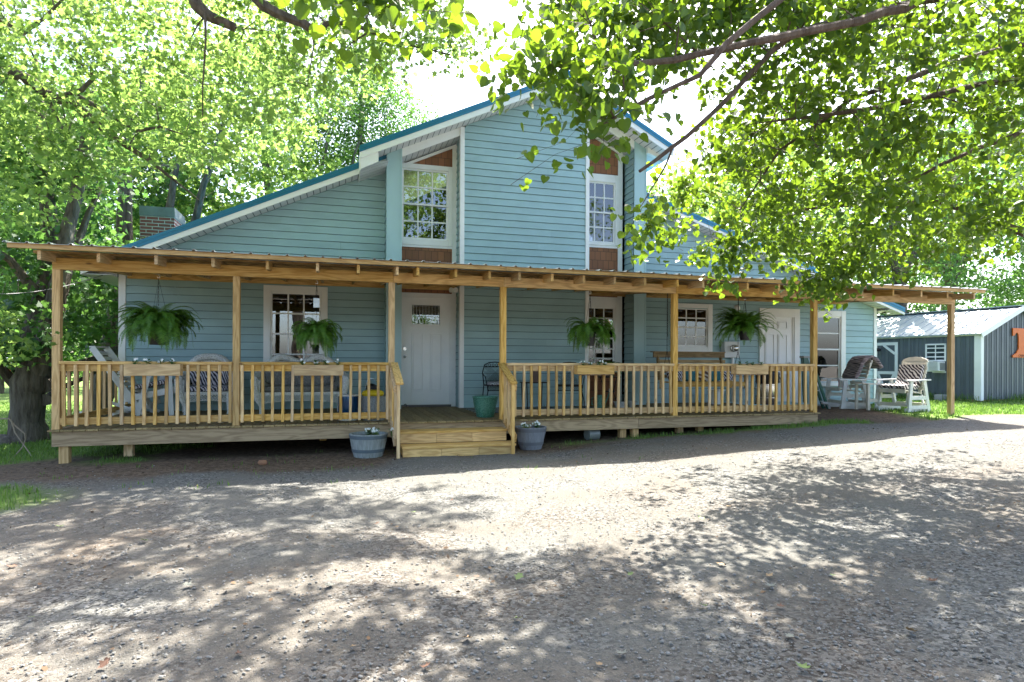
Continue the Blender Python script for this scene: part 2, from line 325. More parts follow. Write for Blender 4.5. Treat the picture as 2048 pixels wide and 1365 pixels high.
# ------------------------------------------------------------------ house
HZ = .465                                                 # deck level
house = empty('blue_house', (4.6, 5, 0), 'two storey house with pale blue lap siding and blue metal roof behind the porch', 'house')
EXPO = .1405
def siding(mb, kind, P0, s0, s1, z0, z1, out, holes=()):
    """kind 'x': wall in plane Y=P0 spanning s=X; kind 'y': wall in plane X=P0 spanning s=Y. out = outward sign. s0,s1 callables of z."""
    f0 = s0 if callable(s0) else (lambda z: s0); f1 = s1 if callable(s1) else (lambda z: s1)
    z = z0
    while z < z1-1e-6:
        zt = min(z+EXPO, z1); zm = (z+zt)/2
        segs = [(None, None)]
        cut = sorted([(h[0], h[1]) for h in holes if h[2] < zm < h[3]])
        edges = [None]
        segs = []; cur = None
        for a, b in cut: segs.append((cur, a)); cur = b
        segs.append((cur, None))
        for a, b in segs:
            a0 = f0(z) if a is None else a; a1 = f0(zt) if a is None else a; b0 = f1(z) if b is None else b; b1 = f1(zt) if b is None else b
            if b0-a0 < .01: continue
            b1 = max(b1, a1)
            if b0-a0 > 2.2 and b1-a1 > 2.2:
                js = a0+random.uniform(.5, b0-a0-.5)
                if a1+.1 < js < b1-.1: parts_ = [(a0, js-.0012, a1, js-.0012), (js+.0012, b0, js+.0012, b1)]
                else: parts_ = [(a0, b0, a1, b1)]
            else: parts_ = [(a0, b0, a1, b1)]
            o1 = P0+out*.019; o2 = P0+out*.004; ins = P0-out*.02; zl = max(z, z0)+.0; ze = zt-(.007 if zt < z1-1e-6 else 0)
            for (a0, b0, a1, b1) in parts_:
                if kind == 'x': vs = [(a0, o1, z), (b0, o1, z), (b1, o2, ze), (a1, o2, ze), (a0, ins, z), (b0, ins, z), (b1, ins, ze), (a1, ins, ze)]
                else: vs = [(o1, a0, z), (o1, b0, z), (o2, b1, ze), (o2, a1, ze), (ins, a0, z), (ins, b0, z), (ins, b1, ze), (ins, a1, ze)]
                mb.add(vs, [(0, 1, 2, 3), (4, 5, 1, 0), (3, 2, 6, 7), (4, 5, 6, 7)])
        z = zt
    return mb
YW, YB, XL, XR = 3.05, 2.6, -3.735, 13.065
lroof = lambda x: 5.21+.461*(x-.52)                       # top edges of the rakes
rroof = lambda x: 5.06-.322*(x-6.39)
APX, APZ = 4.418, 7.193
uroof = lambda x: 5.3+.467*(x-.364) if x < APX else 7.085-.518*(x-4.628)
# window / door openings measured in the photo
def rect(x0, y0, x1, y1, Y):
    c = at((x0+x1)/2, (y0+y1)/2, Y); return (X_(x0, Y), X_(x1, Y), Z_((x0+x1)/2, y1, Y), Z_((x0+x1)/2, y0, Y))
W1 = rect(527, 573, 655, 762, YW); W5 = rect(1340, 608, 1423, 710, YW); W6 = rect(1622, 622, 1689, 770, YW); D2 = rect(1517, 618, 1597, 806, YW)
hole = lambda r, m=.05: (r[0]+m, r[1]-m, r[2]+m, r[3]-m)
mb = MB()
siding(mb, 'x', YW, lambda z: max(XL+.05, (z+.19-5.21)/.461+.52), .9, HZ, 5.2, -1, [hole(W1)])
mb.build('left_wall', M['siding'], house)
mb = MB(); siding(mb, 'x', YW, 6.32, lambda z: min(XR-.05, 6.39+(5.06-.15-z)/.322), HZ-.1, 4.93, -1, [hole(W5), hole(W6), hole(D2)])
mb.build('right_wall', M['siding'], house)
BX0, BX1 = X_(921, YB), X_(1175, YB)
def bl(z): return max(BX0+.03, .364+(z+.2-5.3)/.467)
def br(z): return min(BX1-.03, 4.628+(7.085-.2-z)/.518)
mb = MB(); siding(mb, 'x', YB, bl, br, HZ-.02, 6.99, -1)
siding(mb, 'y', BX0, YB+.02, YW, HZ-.02, 5.98, -1); siding(mb, 'y', BX1, YB+.02, YW, HZ-.02, 6.6, 1)
mb.build('bay', M['siding'], house)
# columns either side of the recesses
for xa, xb, top, side in ((X_(773, YB), X_(801, YB), 5.32, 'l'), (X_(1268, YB), X_(1290, YB), 6.02, 'r')):
    mb = MB(); f = uroof; mb.prism([(xa, HZ-.02), (xb, HZ-.02), (xb, f(xb)-.2), (xa, f(xa)-.2)], YB-.005, YB+.02)
    for xx in (xa, xb): mb.prism([(xx-.012, HZ-.02), (xx+.016, HZ-.02), (xx+.016, f(xx)-.2), (xx-.012, f(xx)-.2)], YB-.014, YB-.004)
    c = mb.build('column', M['siding_trim'], house)
    for xx, o_ in ((xa, -1), (xb, 1)): s = MB(); siding(s, 'y', xx, YB+.02, YW, HZ-.02, f(xx)-.2, o_); s.build('side_siding', M['siding'], c)
CL1, CR0 = X_(801, YB), X_(1268, YB)
# white corner boards
for (x, Y, z0, z1, wd, n) in ((XL-.01, YW-.032, HZ, 3.0, .11, 0), (BX0-.022, YB-.032, HZ-.02, uroof(BX0)-.2, .085, 0), (BX1-.063, YB-.032, HZ-.02, uroof(BX1)-.2, .08, 0), (XR-.075, YW-.032, .4, 2.82, .085, 0)):
    mb = MB(); mb.box(x, x+wd, Y, Y+.025, z0, z1)
    sx = x if x < 3 else x+wd-.02; mb.box(sx, sx+.02, Y+.025, Y+.12, z0, z1); mb.build('corner_board', M['white'], house)
# shell behind
mb = MB(); mb.box(XL, XL+.1, YW+.02, 11, -.05, 2.95); mb.box(XR-.1, XR, YW+.02, 11, .1, 2.85); mb.box(XL, XR, 10.9, 11, 0, 3); mb.box(XL+.1, XR-.1, YW+.3, 10.9, HZ-.1, HZ-.02)
mb.prism([(XL, 2.9), (XR, 2.8), (6.39, 4.9), (.52, 5.0)], 10.9, 11); mb.build('outer_shell', M['siding'], house)
mb = MB(); mb.box(XL+.03, XR-.03, YW+.02, YW+.22, -.15, HZ-.02); mb.build('foundation', M['concrete'], house)
# recess back panels (cedar shingles) with windows
def shake(name, poly, Y):
    return MB().prism(poly, Y-.012, Y+.01).build(name, M['shingle'], house)
W2 = rect(803, 334, 905, 492, YW)
W2 = (CL1+.02, X_(903, YW), W2[2], W2[3]); RX1 = X_(911, YW)+.0
W3 = (BX1+.04, X_(1234, YW), Z_(1205, 492, YW), Z_(1205, 350, YW)); W4 = (BX1+.04, X_(1236, YW), Z_(1205, 745, YW), Z_(1205, 600, YW))
D1 = (CL1+.0, X_(909, YW), HZ+.0, Z_(850, 587, YW))
rf = lambda x: uroof(x)-.42
shake('shingle_panel', [(CL1, W2[3]), (W2[1], W2[3]), (W2[1], rf(W2[1])), (CL1, rf(CL1))], YW)
shake('shingle_panel', [(CL1, D1[3]+.0), (W2[1], D1[3]), (W2[1], W2[2]), (CL1, W2[2])], YW)
shake('shingle_panel', [(W3[0]-.03, W4[3]), (W3[1], W4[3]), (W3[1], W3[2]), (W3[0]-.03, W3[2])], YW)
shake('shingle_panel', [(W3[0]-.03, W3[3]), (W3[1], W3[3]), (W3[1], rf(W3[1])), (W3[0]-.03, rf(W3[0]))], YW)
shake('shingle_panel', [(W4[0]-.03, HZ), (W4[1], HZ), (W4[1], W4[2]), (W4[0]-.03, W4[2])], YW)
def trim(*a): MB().box(*a).build('trim_board', M['white'], house)
trim(W2[1], RX1+.05, YW-.03, YW, HZ+1.6, rf(W2[1])+.03); trim(CL1, W2[1], YW-.03, YW-.01, W2[2]-.045, W2[2]); trim(CL1, W2[1], YW-.03, YW-.01, W2[3], W2[3]+.03)
trim(W3[1], X_(1241, YW)+.02, YW-.03, YW, HZ, rf(W3[1])+.03); trim(W3[0], W3[1], YW-.03, YW-.01, W3[2]-.05, W3[2]); trim(W4[0], W4[1], YW-.03, YW-.01, W4[3], W4[3]+.06)
MB().bar((CL1, YW-.03, rf(CL1)), (RX1, YW-.03, rf(RX1)), .03, .05).build('trim_board', M['white'], house); MB().bar((W3[0], YW-.03, rf(W3[0])), (CR0, YW-.03, rf(CR0)), .03, .05).build('trim_board', M['white'], house)
def window(r, Y, cas=(.1, .1, .1, .1), cols=3, rows=2, curtain=False, double=True, muntv=True, sill=False, label=None):
    x0, x1, z0, z1 = r; l, rr, bt, tp = cas
    mb = MB(); d0, d1 = Y-.045, Y+.06
    mb.box(x0, x0+l, d0, d1, z0, z1); mb.box(x1-rr, x1, d0, d1, z0, z1); mb.box(x0+l, x1-rr, d0+.003, d1, z1-tp, z1); mb.box(x0+l, x1-rr, d0+.003, d1, z0, z0+bt)
    if sill: mb.box(x0-.03, x1+.03, d0-.03, d0+.02, z0-.035, z0+.002)
    win = mb.build('window', M['white'], house, bevel=.004)
    if label: win['label'] = label
    a0, a1, b0, b1 = x0+l, x1-rr, z0+bt, z1-tp; mid = (b0+b1)/2; fr = .035
    sashes = [(mid-.018, b1, Y+.0), (b0, mid+.018, Y+.02)] if double else [(b0, b1, Y)]
    for (s0, s1, yy) in sashes:
        sb = MB(); sb.box(a0, a0+fr, yy-.015, yy+.015, s0, s1); sb.box(a1-fr, a1, yy-.015, yy+.015, s0, s1); sb.box(a0+fr, a1-fr, yy-.0155, yy+.015, s1-fr, s1); sb.box(a0+fr, a1-fr, yy-.0155, yy+.015, s0, s0+fr)
        if muntv:
            for k in range(1, cols): xk = a0+fr+(a1-a0-2*fr)*k/cols; sb.box(xk-.014, xk+.014, yy-.009, yy+.007, s0+fr, s1-fr)
        for k in range(1, rows): zk = s0+fr+(s1-s0-2*fr)*k/rows; sb.box(a0+fr, a1-fr, yy-.0085, yy+.0065, zk-.014, zk+.014)
        sa = sb.build('sash', M['white'], win)
        MB().box(a0+fr, a1-fr, yy-.002, yy+.002, s0+fr, s1-fr).build('pane', M['glass'], win)
    if curtain:
        cb = MB(); n = 60
        for (c0, c1, lean) in ((a0-.02, (a0+a1)/2+.02, .0), ((a0+a1)/2-.02, a1-.02, .0)):
            vs = []; fs = []
            for i in range(n):
                t = i/(n-1)
                for j, zz in enumerate((b1, (b0+b1)/2, b0+.12, b0)):
                    w_ = (1, 1, .97, 1)[j]; x = c0+(c1-c0)*(t*w_+(1-w_)*.5)
                    vs.append((x, Y+.12+.022*math.sin(t*34)+.012*math.sin(t*75+j), zz))
            for i in range(n-1):
                for j in range(3): fs.append((i*4+j, i*4+4+j, i*4+5+j, i*4+1+j))
            cb.add(vs, fs)
        cb.build('curtain', M['curtain'], win, smooth=True)
    return win
def curtainmat():
    m, t, b, L = nodes('sheer_curtain'); N = t.nodes.new; b.inputs['Base Color'].default_value = (.78, .80, .85, 1); b.inputs['Roughness'].default_value = .9
    tr = N('ShaderNodeBsdfTranslucent'); tr.inputs[0].default_value = (.75, .77, .8, 1); mx = N('ShaderNodeMixShader'); mx.inputs[0].default_value = .35
    L(b.outputs[0], mx.inputs[1]); L(tr.outputs[0], mx.inputs[2]); L(mx.outputs[0], t.nodes['Material Output'].inputs[0]); return m
M['curtain'] = curtainmat()
window(W1, YW, (.12, .12, .1, .12), 3, 2, sill=True)
window((W2[0], W2[1], W2[2], W2[3]-.0), YW, (.04, .085, .12, .07), 3, 2)
window(W3, YW, (.05, .07, .06, .17), 3, 2)
window(W4, YW, (.05, .09, .06, .16), 3, 3)
window(W5, YW, (.12, .12, .19, .1), 3, 2)
window(W6, YW, (.12, .14, .06, .14), 1, 2, curtain=True, muntv=False, sill=True)
# near-black sheet, paints the unlit room behind the panes
mb = MB(); mb.prism([(XL+.1, HZ), (XR-.1, HZ), (XR-.1, 2.7), (6.6, 4.7), (6.2, 5.8), (APX, 6.8), (.9, 5.1), (.5, 4.9), (XL+.1, 2.85)], 6.5, 6.6); mb.build("unlit_room_sheet", M["dark"], house)
# front door
x0, x1, z0, z1 = D1; mb = MB(); s0, s1 = X_(803, YW), X_(899, YW); st = Z_(850, 597, YW)
mb.box(s1, x1+.02, YW-.04, YW+.03, z0, z1); mb.box(x0, s1, YW-.04, YW+.03, st, z1); mb.box(s1-.0, s1+.04, YW-.05, YW-.04, z0, st+.02); mb.box(x0, s1+.04, YW-.052, YW-.04, st, st+.04); mb.build('door_frame', M['white'], house)
def panel(mb, a, b, c, d, Y):                               # raised moulding rectangle
    t = .018
    for (p, q_, r_, s_) in ((a, b, d-t, d), (a, b, c, c+t), (a, a+t, c+t, d-t), (b-t, b, c+t, d-t)): mb.box(p, q_, Y-.02, Y, r_, s_)
    for k in (.035,):
        mb.box(a+k, b-k, Y-.014, Y, c+k, d-k)
zb = HZ+.045
def dz(y, x=850): return Z_(x, y, YW)
dx = lambda x: X_(x, YW)
db = MB(); lx0, lx1, lz0, lz1 = dx(823.5), dx(879), dz(649), dz(611)
db.box(x0+.0, lx0, YW-.02, YW+.02, zb, st); db.box(lx1, s1, YW-.02, YW+.02, zb, st); db.box(lx0, lx1, YW-.02, YW+.02, zb, lz0); db.box(lx0, lx1, YW-.02, YW+.02, lz1, st)
panel(db, dx(823), dx(846), dz(783), dz(667), YW-.02); panel(db, dx(860), dx(883), dz(783), dz(667), YW-.02)
t = .03
for (p, q_, r_, s_) in ((lx0-t, lx1+t, lz1, lz1+t), (lx0-t, lx1+t, lz0-t, lz0), (lx0-t, lx0, lz0, lz1), (lx1, lx1+t, lz0, lz1)): db.box(p, q_, YW-.034, YW-.02, r_, s_)
door = db.build('front_door', M['door'], house, bevel=.002)
MB().box(lx0, lx1, YW-.006, YW, lz0, lz1).build('door_glass', M['glass'], door)
cb = MB(); lw, lh = lx1-lx0, lz1-lz0
for k in range(9):
    u = lx0+lw*(k+.5)/9; cb.box(u-.003, u+.003, YW-.012, YW-.006, lz0, lz1)
for k in range(6):
    pts = [(lx0+lw*i/12, YW-.012, lz0+lh*(k+.4)/6.4+.035*math.sin(math.pi*i/12)*(k/5)) for i in range(13)]; cb.tube(pts, .0032, 4)
cb.build('leaded_came', M['steel'], door)
for (py, rr) in ((698, .03), (714, .027)):
    kb = MB(); p = at(809.5, py, YW-.03); kb.tube([(p.x, YW-.02, p.z), (p.x, YW-.055, p.z)], rr*.55, 12); kb.tube([(p.x, YW-.022, p.z), (p.x, YW-.026, p.z)], rr*1.1, 14)
    if py > 700: kb.blob((p.x, YW-.075, p.z), rr, rr*.8, rr, 6)
    kb.build('door_knob' if py > 700 else 'deadbolt', M['steel'], door, smooth=True)
MB().box(x0, s1+.02, YW-.1, YW+.03, HZ+.005, HZ+.045).build('threshold', pmat('threshold_bronze', (.09, .08, .07), .4, metal=.4), house)
# side door (six panel)
x0, x1, z0, z1 = D2; mb = MB(); lt = .07; tp = .2
mb.box(x0, x0+lt-.03, YW-.045, YW+.05, z0, z1); mb.box(x1-.15, x1, YW-.045, YW+.05, z0, z1); mb.box(x0+lt-.03, x1-.15, YW-.043, YW+.05, z1-tp, z1); mb.box(x1-.23, x1-.15, YW-.01, YW+.05, z0, z1-tp)
mb.box(x1-.19, x1-.165, YW-.03, YW-.01, z0, z1-tp); mb.build('door_frame', M['white'], house)
da, dbx = x0+lt-.03, x1-.23; db = MB(); db.box(da, dbx, YW-.01, YW+.03, z0+.03, z1-tp); w2 = (dbx-da)
for (u0, u1) in ((.14, .44), (.56, .86)):
    for (v0, v1) in ((.86, .95), (.42, .80), (.08, .34)):
        hh = z1-tp-z0; panel(db, da+w2*u0, da+w2*u1, z0+hh*v0, z0+hh*v1, YW-.01)
door = db.build('side_door', M['door'], house, bevel=.002); door['label'] = 'white six panel door at the right end of the porch'
p = at(1579, 727, YW-.05); MB().tube([(p.x, YW-.01, p.z), (p.x, YW-.05, p.z)], .012, 8).blob((p.x, YW-.07, p.z), .028, .02, .028, 5).build('door_knob', M['steel'], door, smooth=True)
# ---- roof
def ribs(mb, xa, za, xb, zb_, y0, y1, h=.03, step=.45):
    y = y0+.2
    n = Vector((-(zb_-za), 0, xb-xa)).normalized()
    while y < y1-.1:
        mb.bar((xa+n.x*h/2, y, za+n.z*h/2), (xb+n.x*h/2, y, zb_+n.z*h/2), .05, h, up=n); y += step
segs = [('main', -4.2, lroof(-4.2), .95, lroof(.95), 2.65, 3.05, .19), ('main', 6.25, rroof(6.25), 13.55, rroof(13.55), 2.65, 3.05, .15),
        ('upper', .364, uroof(.364), APX, APZ, 2.2, 2.6, .2), ('upper', APX, APZ, 6.806, uroof(6.806), 2.2, 2.6, .2)]
rb = MB(); tb = MB(); fb = MB(); sb = MB()
for (nm, xa, za, xb, zb_, yf, yw, off) in segs:
    q4 = lambda a, b_: [(xa, za-a), (xb, zb_-a), (xb, zb_-b_), (xa, za-b_)]
    yback = 11.4 if nm == 'main' else 11.38
    rb.prism(q4(.0, .07), yf+.035, yback); ribs(rb, xa, za, xb, zb_, yf, 11)
    tb.prism(q4(-.012, .045), yf-.02, yf+.04); tb.prism(q4(.045, .105), yf-.012, yf+.03); fb.prism(q4(.09, off+.015), yf+.0, yf+.028)
    n = max(2, int(abs(xb-xa)/.115)); yend = yw+.06
    if nm == 'main' and xa < 0: yend = YW
    for i in range(n):
        u0 = i/n; u1 = (i+.88)/n; u2 = (i+1)/n; L_ = lambda u: (xa+(xb-xa)*u, za+(zb_-za)*u-off+.0)
        a, b_, c = L_(u0), L_(u1), L_(u2)
        sb.add([(a[0], yf+.028, a[1]), (b_[0], yf+.028, b_[1]), (b_[0], yend, b_[1]), (a[0], yend, a[1])], [(0, 1, 2, 3)])
        sb.add([(b_[0], yf+.028, b_[1]+.008), (c[0], yf+.028, c[1]+.008), (c[0], yend, c[1]+.008), (b_[0], yend, b_[1]+.008)], [(0, 1, 2, 3)], 1)
# ridge cap
tb.prism([(APX-.16, uroof(APX-.16)+.02), (APX, APZ+.035), (APX+.16, uroof(APX+.16)+.02), (APX, APZ+.0)], 2.17, 11.4)
# recess ceilings and frieze boards
for xa, xb in ((CL1-.0, BX0), (BX1, CR0+.0)):
    n = 10
    for i in range(n):
        a = xa+(xb-xa)*i/n; b_ = xa+(xb-xa)*(i+.9)/n; c = xa+(xb-xa)*(i+1)/n; g = lambda x: uroof(x)-.36
        sb.add([(a, YB+.02, g(a)), (b_, YB+.02, g(b_)), (b_, YW, g(b_)), (a, YW, g(a))], [(0, 1, 2, 3)]); sb.add([(b_, YB+.02, g(b_)+.008), (c, YB+.02, g(c)+.008), (c, YW, g(c)+.008), (b_, YW, g(b_)+.008)], [(0, 1, 2, 3)], 1)
    fb.prism([(xa, uroof(xa)-.2), (xb, uroof(xb)-.2), (xb, uroof(xb)-.36), (xa, uroof(xa)-.36)], YB-.003, YB+.02)
# boxed eaves of the upper roof beside the columns
CLx, CRx = X_(773, YB), X_(1290, YB)
fb.prism([(.364, uroof(.364)-.0), (.385, uroof(.385)-.0), (.385, 4.88), (.364, 4.88)], 2.24, YW); fb.prism([(.385, 4.9), (.7, 5.06), (.7, uroof(.7)-.205), (.385, uroof(.385)-.205)], 2.225, 2.24)
sb.add([(.385, 2.24, 4.9), (CLx, 2.24, 5.11), (CLx, YW, 5.11), (.385, YW, 4.9)], [(0, 1, 2, 3)])
for k in range(4):
    y = 2.34+k*.18; a, b_ = (.385, 4.898), (CLx, 5.108); sb.add([(a[0], y, a[1]), (b_[0], y, b_[1]), (b_[0], y+.008, b_[1]), (a[0], y+.008, a[1])], [(0, 1, 2, 3)], 1)
xe = 6.806
fb.prism([(xe-.02, uroof(xe)), (xe, uroof(xe)), (xe, uroof(xe)-.2), (xe-.02, uroof(xe)-.2)], 2.24, 11)
fb.prism([(CRx, uroof(CRx)-.2), (CRx+.28, uroof(CRx+.28)-.2), (CRx+.28, uroof(CRx+.28)-.26), (CRx, uroof(CRx)-.32)], YB-.1, YB+.0)
sb.add([(CRx, YB, uroof(CRx)-.32), (xe-.02, YB, uroof(xe)-.22), (xe-.02, 11, uroof(xe)-.22), (CRx, 11, uroof(CRx)-.32)], [(0, 1, 2, 3)])
# level eaves at the two low ends
for xa, xb, zs in ((-4.2, XL, 2.84), (XR, 13.55, 2.70)):
    za = lroof(xa) if xa < 0 else rroof(xb)
    xe = xa if xa < 0 else xb; s = 1 if xa < 0 else -1
    fb.box(min(xe, xe+s*.02), max(xe, xe+s*.02), 2.66, 11, zs-.01, za-.03)
    sb.box(xa+.02, xb-.02, 2.68, 11, zs, zs+.01); fb.prism([(xa+.02, zs), (xb-.02, zs), (xb-.02, (lroof(xb) if xa < 0 else rroof(xa))-.14), (xa+.02, (lroof(xa) if xa < 0 else rroof(xb-.02))-.14)], 2.985, 3.0)
roof = rb.build('roof', M['roof_blue'], house); tb.build('roof_trim', M['roof_blue'], roof); fb.build('fascia', M['white'], roof); sb.build('soffit', [M['soffit'], M['groove']], roof)
# upper side walls between the two roof levels
mb = MB(); mb.prism([(CLx, 5.0), (CLx+.02, 5.0), (CLx+.02, 5.5), (CLx, 5.5)], YW, 11); mb.prism([(CRx-.02, 4.5), (CRx, 4.5), (CRx, 6), (CRx-.02, 6)], YW, 11); mb.build('upper_wall', M['siding'], house)
# chimney
cy = 6.3; c0, c1 = X_(279.5, cy, 450), X_(348.5, cy, 450); ct = Z_(315, 414, cy); cm = Z_(315, 433, cy); dd = (c1-c0)*1.35
mb = MB().box(c0, c1, cy, cy+dd, 2.5, cm); ch = mb.build('chimney', M['brick'], roof)
MB().box(c0-.012, c1+.012, cy-.012, cy+dd+.012, cm, ct).build('metal_cap', pmat('dull_zinc', (.17, .20, .20), .45, .25, 3, metal=.3), roof)
# fixtures
fl = MB(); p = at(909, 582, YW-.2); fl.tube([(BX0-.01, YW-.2, p.z), (BX0-.06, YW-.2, p.z)], .045, 12)
for dx_, dy_ in ((-.12, -.1), (-.03, -.14)):
    a = Vector((BX0-.05, YW-.2, p.z)); b_ = a+Vector((dx_, dy_, .0)); fl.tube([a, a.lerp(b_, .4), a.lerp(b_, .45), b_], [.015, .02, .035, .052], 12)
fl.build('flood_light', M['white'], house, smooth=True)
p = at(1473, 617, YW); MB().lathe([(0, 0), (.075, 0), (.075, .02), (.06, .05), (.03, .07), (0, .072)], n=16).xf(Matrix.Translation((p.x, YW-.01, p.z)) @ Matrix.Rotation(math.radians(90), 4, 'X')).build('wall_light', M['white'], house, smooth=True)
mt = MB(); a = at(1441, 684, YW); b_ = at(1471, 716, YW); mt.box(a.x, b_.x, YW-.16, YW-.02, b_.z, a.z); mt.build('meter_box', pmat('meter_grey', (.62, .64, .62), .5, .05, 3), house, bevel=.006)
m_ = at(1467, 697, YW-.16); MB().lathe([(.085, 0), (.085, .03), (.075, .035), (.07, .1), (.05, .12), (0, .125)], n=18).xf(Matrix.Translation((m_.x, YW-.16, m_.z)) @ Matrix.Rotation(math.radians(90), 4, 'X')).build('meter_dial', M['steel'], house, smooth=True)
q_ = at(1461, 720, YW); MB().tube([(q_.x, YW-.08, b_.z), (q_.x, YW-.08, HZ)], .035, 10).build('meter_conduit', M['white'], house, smooth=True)
# ------------------------------------------------------------------ covered porch
porch = empty('covered_porch', (2.5, 0, .2), 'long covered porch of new yellow pine with railings along the house front', 'porch')
PW = .092
postx = [X_(103.2, 0), X_(465, 0), X_(777, 0), X_(1001.5, 0), X_(1346.5, 0), X_(1627, 0), X_(1902.7, 0)]
for i, x in enumerate(postx):
    zb = HZ+.001 if i < 6 else gzf(x, .05)-.05
    MB().box(x, x+PW, 0, PW, zb, 2.557).build('post', M['wood_z'], porch, bevel=.004)
bx = [postx[0], X_(787, 0, 560), X_(1008, 0, 570), X_(1352, 0, 580), X_(1560, 0, 590), postx[-1]+PW+.005]
for a, b_ in zip(bx[:-1], bx[1:]):
    MB().box(a+.002, b_-.002, -.003, .042, 2.557, 2.71).build('beam', M['wood_x'], porch, bevel=.003)
MB().box(postx[0], postx[-1]+PW, .047, .088, 2.56, 2.712).build('beam', M['wood_x'], porch)
MB().box(-3.6, 4.1, YW-.06, YW-.018, 2.83, 3.0).box(4.103, 12.15, YW-.06, YW-.018, 2.832, 3.002).build('ledger_board', M['wood_x'], porch)
rz = lambda y: 2.616+.075*(y+.42)
YE = YW-.062
for px in (74, 192, 309, 423, 531, 632, 714, 792, 833, 909, 978, 1037, 1103, 1167, 1229, 1288, 1352, 1403, 1434, 1493, 1554, 1612, 1668, 1724, 1784, 1841, 1896, 1947):
    x = X_(px, -.42, 545); yb = YE if x < 12.1 else YE
    y0 = -.42+random.uniform(-.03, .03); sk_ = random.uniform(-.02, .02)
    mb = MB(); h = .118
    mb.add([(x, y0, rz(y0)), (x+.038, y0, rz(y0)), (x+.038+sk_, yb, rz(yb)), (x+sk_, yb, rz(yb)), (x, y0, rz(y0)+h), (x+.038, y0, rz(y0)+h), (x+.038+sk_, yb, rz(yb)+h), (x+sk_, yb, rz(yb)+h)],
           [(0, 3, 2, 1), (4, 5, 6, 7), (0, 1, 5, 4), (1, 2, 6, 5), (2, 3, 7, 6), (3, 0, 4, 7)]); mb.build('rafter', M['wood_y'], porch)
RX0, RX1_ = X_(13, -.5, 486), X_(1971, -.5, 590)
mb = MB(); jo = [RX0, 2.4, 6.6, RX1_]
for a, b_ in zip(jo[:-1], jo[1:]): mb.box(a+.002, b_-.002, -.5, -.462, 2.736, 2.795)
mb.build('fascia_board', M['wood_x'], porch, bevel=.003)
mb = MB()
for y in (.12, .72, 1.32, 1.92, 2.5): mb.box(RX0+.02, RX1_-.02, y, y+.088, rz(y)+.12, rz(y)+.155)
mb.build('purlin', M['wood_x'], porch)
# ribbed metal sheets
mb = MB(); prof = []; x = RX0-.03
while x < RX1_+.03:
    prof += [(x, .0), (x+.012, .02), (x+.034, .02), (x+.046, .0), (x+.125, .001)]; x += .229
ys = [-.535, .8, 2.0, YW-.02]; vs = []
for y in ys:
    for (px_, dz_) in prof: vs.append((px_, y, 2.799+.062*(y+.5)+dz_+.004*math.sin(px_*1.9+y)))
n = len(prof); fs = [(j*n+i, j*n+i+1, (j+1)*n+i+1, (j+1)*n+i) for j in range(len(ys)-1) for i in range(n-1)]
mb.add(vs, fs); ro = mb.build('porch_roof', M['galv'], porch); so = ro.modifiers.new('thickness', 'SOLIDIFY'); so.thickness = .003
# deck
DX0, DX1 = -3.62, 8.55
mb = MB(); x = DX0
while x < DX1-.02:
    w_ = min(.138, DX1-x); e = random.uniform(-.006, .006); mb.box(x, x+w_, -.028+e, YW-.02, HZ-.026+e*.2, HZ+e*.2); x += w_+.007
mb.build('deck', M['deck'], porch, bevel=.002)
mb = MB(); xs = [DX0+.035, .82, 2.6, 4.85, 8.51]
for k, (a, b_) in enumerate(zip(xs[:-1], xs[1:])): mb.box(a+.002, b_-.002, -.002+.001*k, .036, .243 if k < 2 else .262, HZ-.03)
mb.box(DX0+.035, DX0+.073, .04, YW, .24, HZ-.03); mb.box(8.47, 8.508, .04, YW, .26, HZ-.03)
mb.build('rim_board', M['rim'], porch, bevel=.003)
mb = MB()
for k in range(28): mb.box(-3.4+k*.43, -3.362+k*.43, .04, YW-.03, .27, HZ-.03)
mb.build('joist', M['wood_y'], porch)
for px, py, yy in ((118, 935, .04), (248, 920, .42), (1241, 880, .12), (1266, 880, .12), (1356, 866, .3), (1397, 864, .3), (640, 900, 1.6), (1100, 880, 1.6)):
    x = X_(px, yy); MB().box(x, x+.11, yy, yy+.1, gzf(x, yy)-.12, .262).build('foot_post', M['wood_z'], porch)
# railings
def rail(xa, xb, pxs, axis='x', P=0):
    r = MB()
    def bx_(a, b_, o0, o1, z0, z1):
        if axis == 'x': r.box(a, b_, P+o0, P+o1, z0, z1)
        else: r.box(P+o0, P+o1, a, b_, z0, z1)
    bx_(xa+.001, xb-.001, .002, .04, 1.228, 1.317); bx_(xa+.001, xb-.001, .002, .04, .525, .618)
    bx_(xa+.001, xb-.001, -.045, .092, 1.3185, 1.36)
    ro_ = r.build('railing', M['wood_x'] if axis == 'x' else M['wood_y'], porch, bevel=.003)
    for x in pxs:
        x += random.uniform(-.006, .006); t = random.uniform(-.006, .006); zt, zb_ = 1.3165, .512+random.uniform(-.006, .004); b = MB()
        if axis == 'x': c = [(x-.019, -.036), (x+.019, -.036), (x+.019, .0015), (x-.019, .0015)]
        else: c = [(P-.036, x-.019), (P+.0015, x-.019), (P+.0015, x+.019), (P-.036, x+.019)]
        b.add([(u+t, v, zb_) for u, v in c]+[(u-t, v, zt) for u, v in c], [(0, 3, 2, 1), (4, 5, 6, 7), (0, 1, 5, 4), (1, 2, 6, 5), (2, 3, 7, 6), (3, 0, 4, 7)])
        b.build('baluster', M['wood_z'], ro_, bevel=.002)
lin = lambda a, b_, n: [a+(b_-a)*i/(n-1) for i in range(n)]
p_ = postx
rail(p_[0]+PW, p_[1], lin(X_(127, -.03), X_(460.5, -.03), 16))
rail(p_[1]+PW, p_[2], lin(X_(484.5, -.03), X_(775, -.03), 16))
rail(p_[3]+PW, p_[4], lin(X_(1031, -.03), X_(1342, -.03), 21))
rail(p_[4]+PW, p_[5], lin(X_(1369, -.03), X_(1623, -.03), 22))
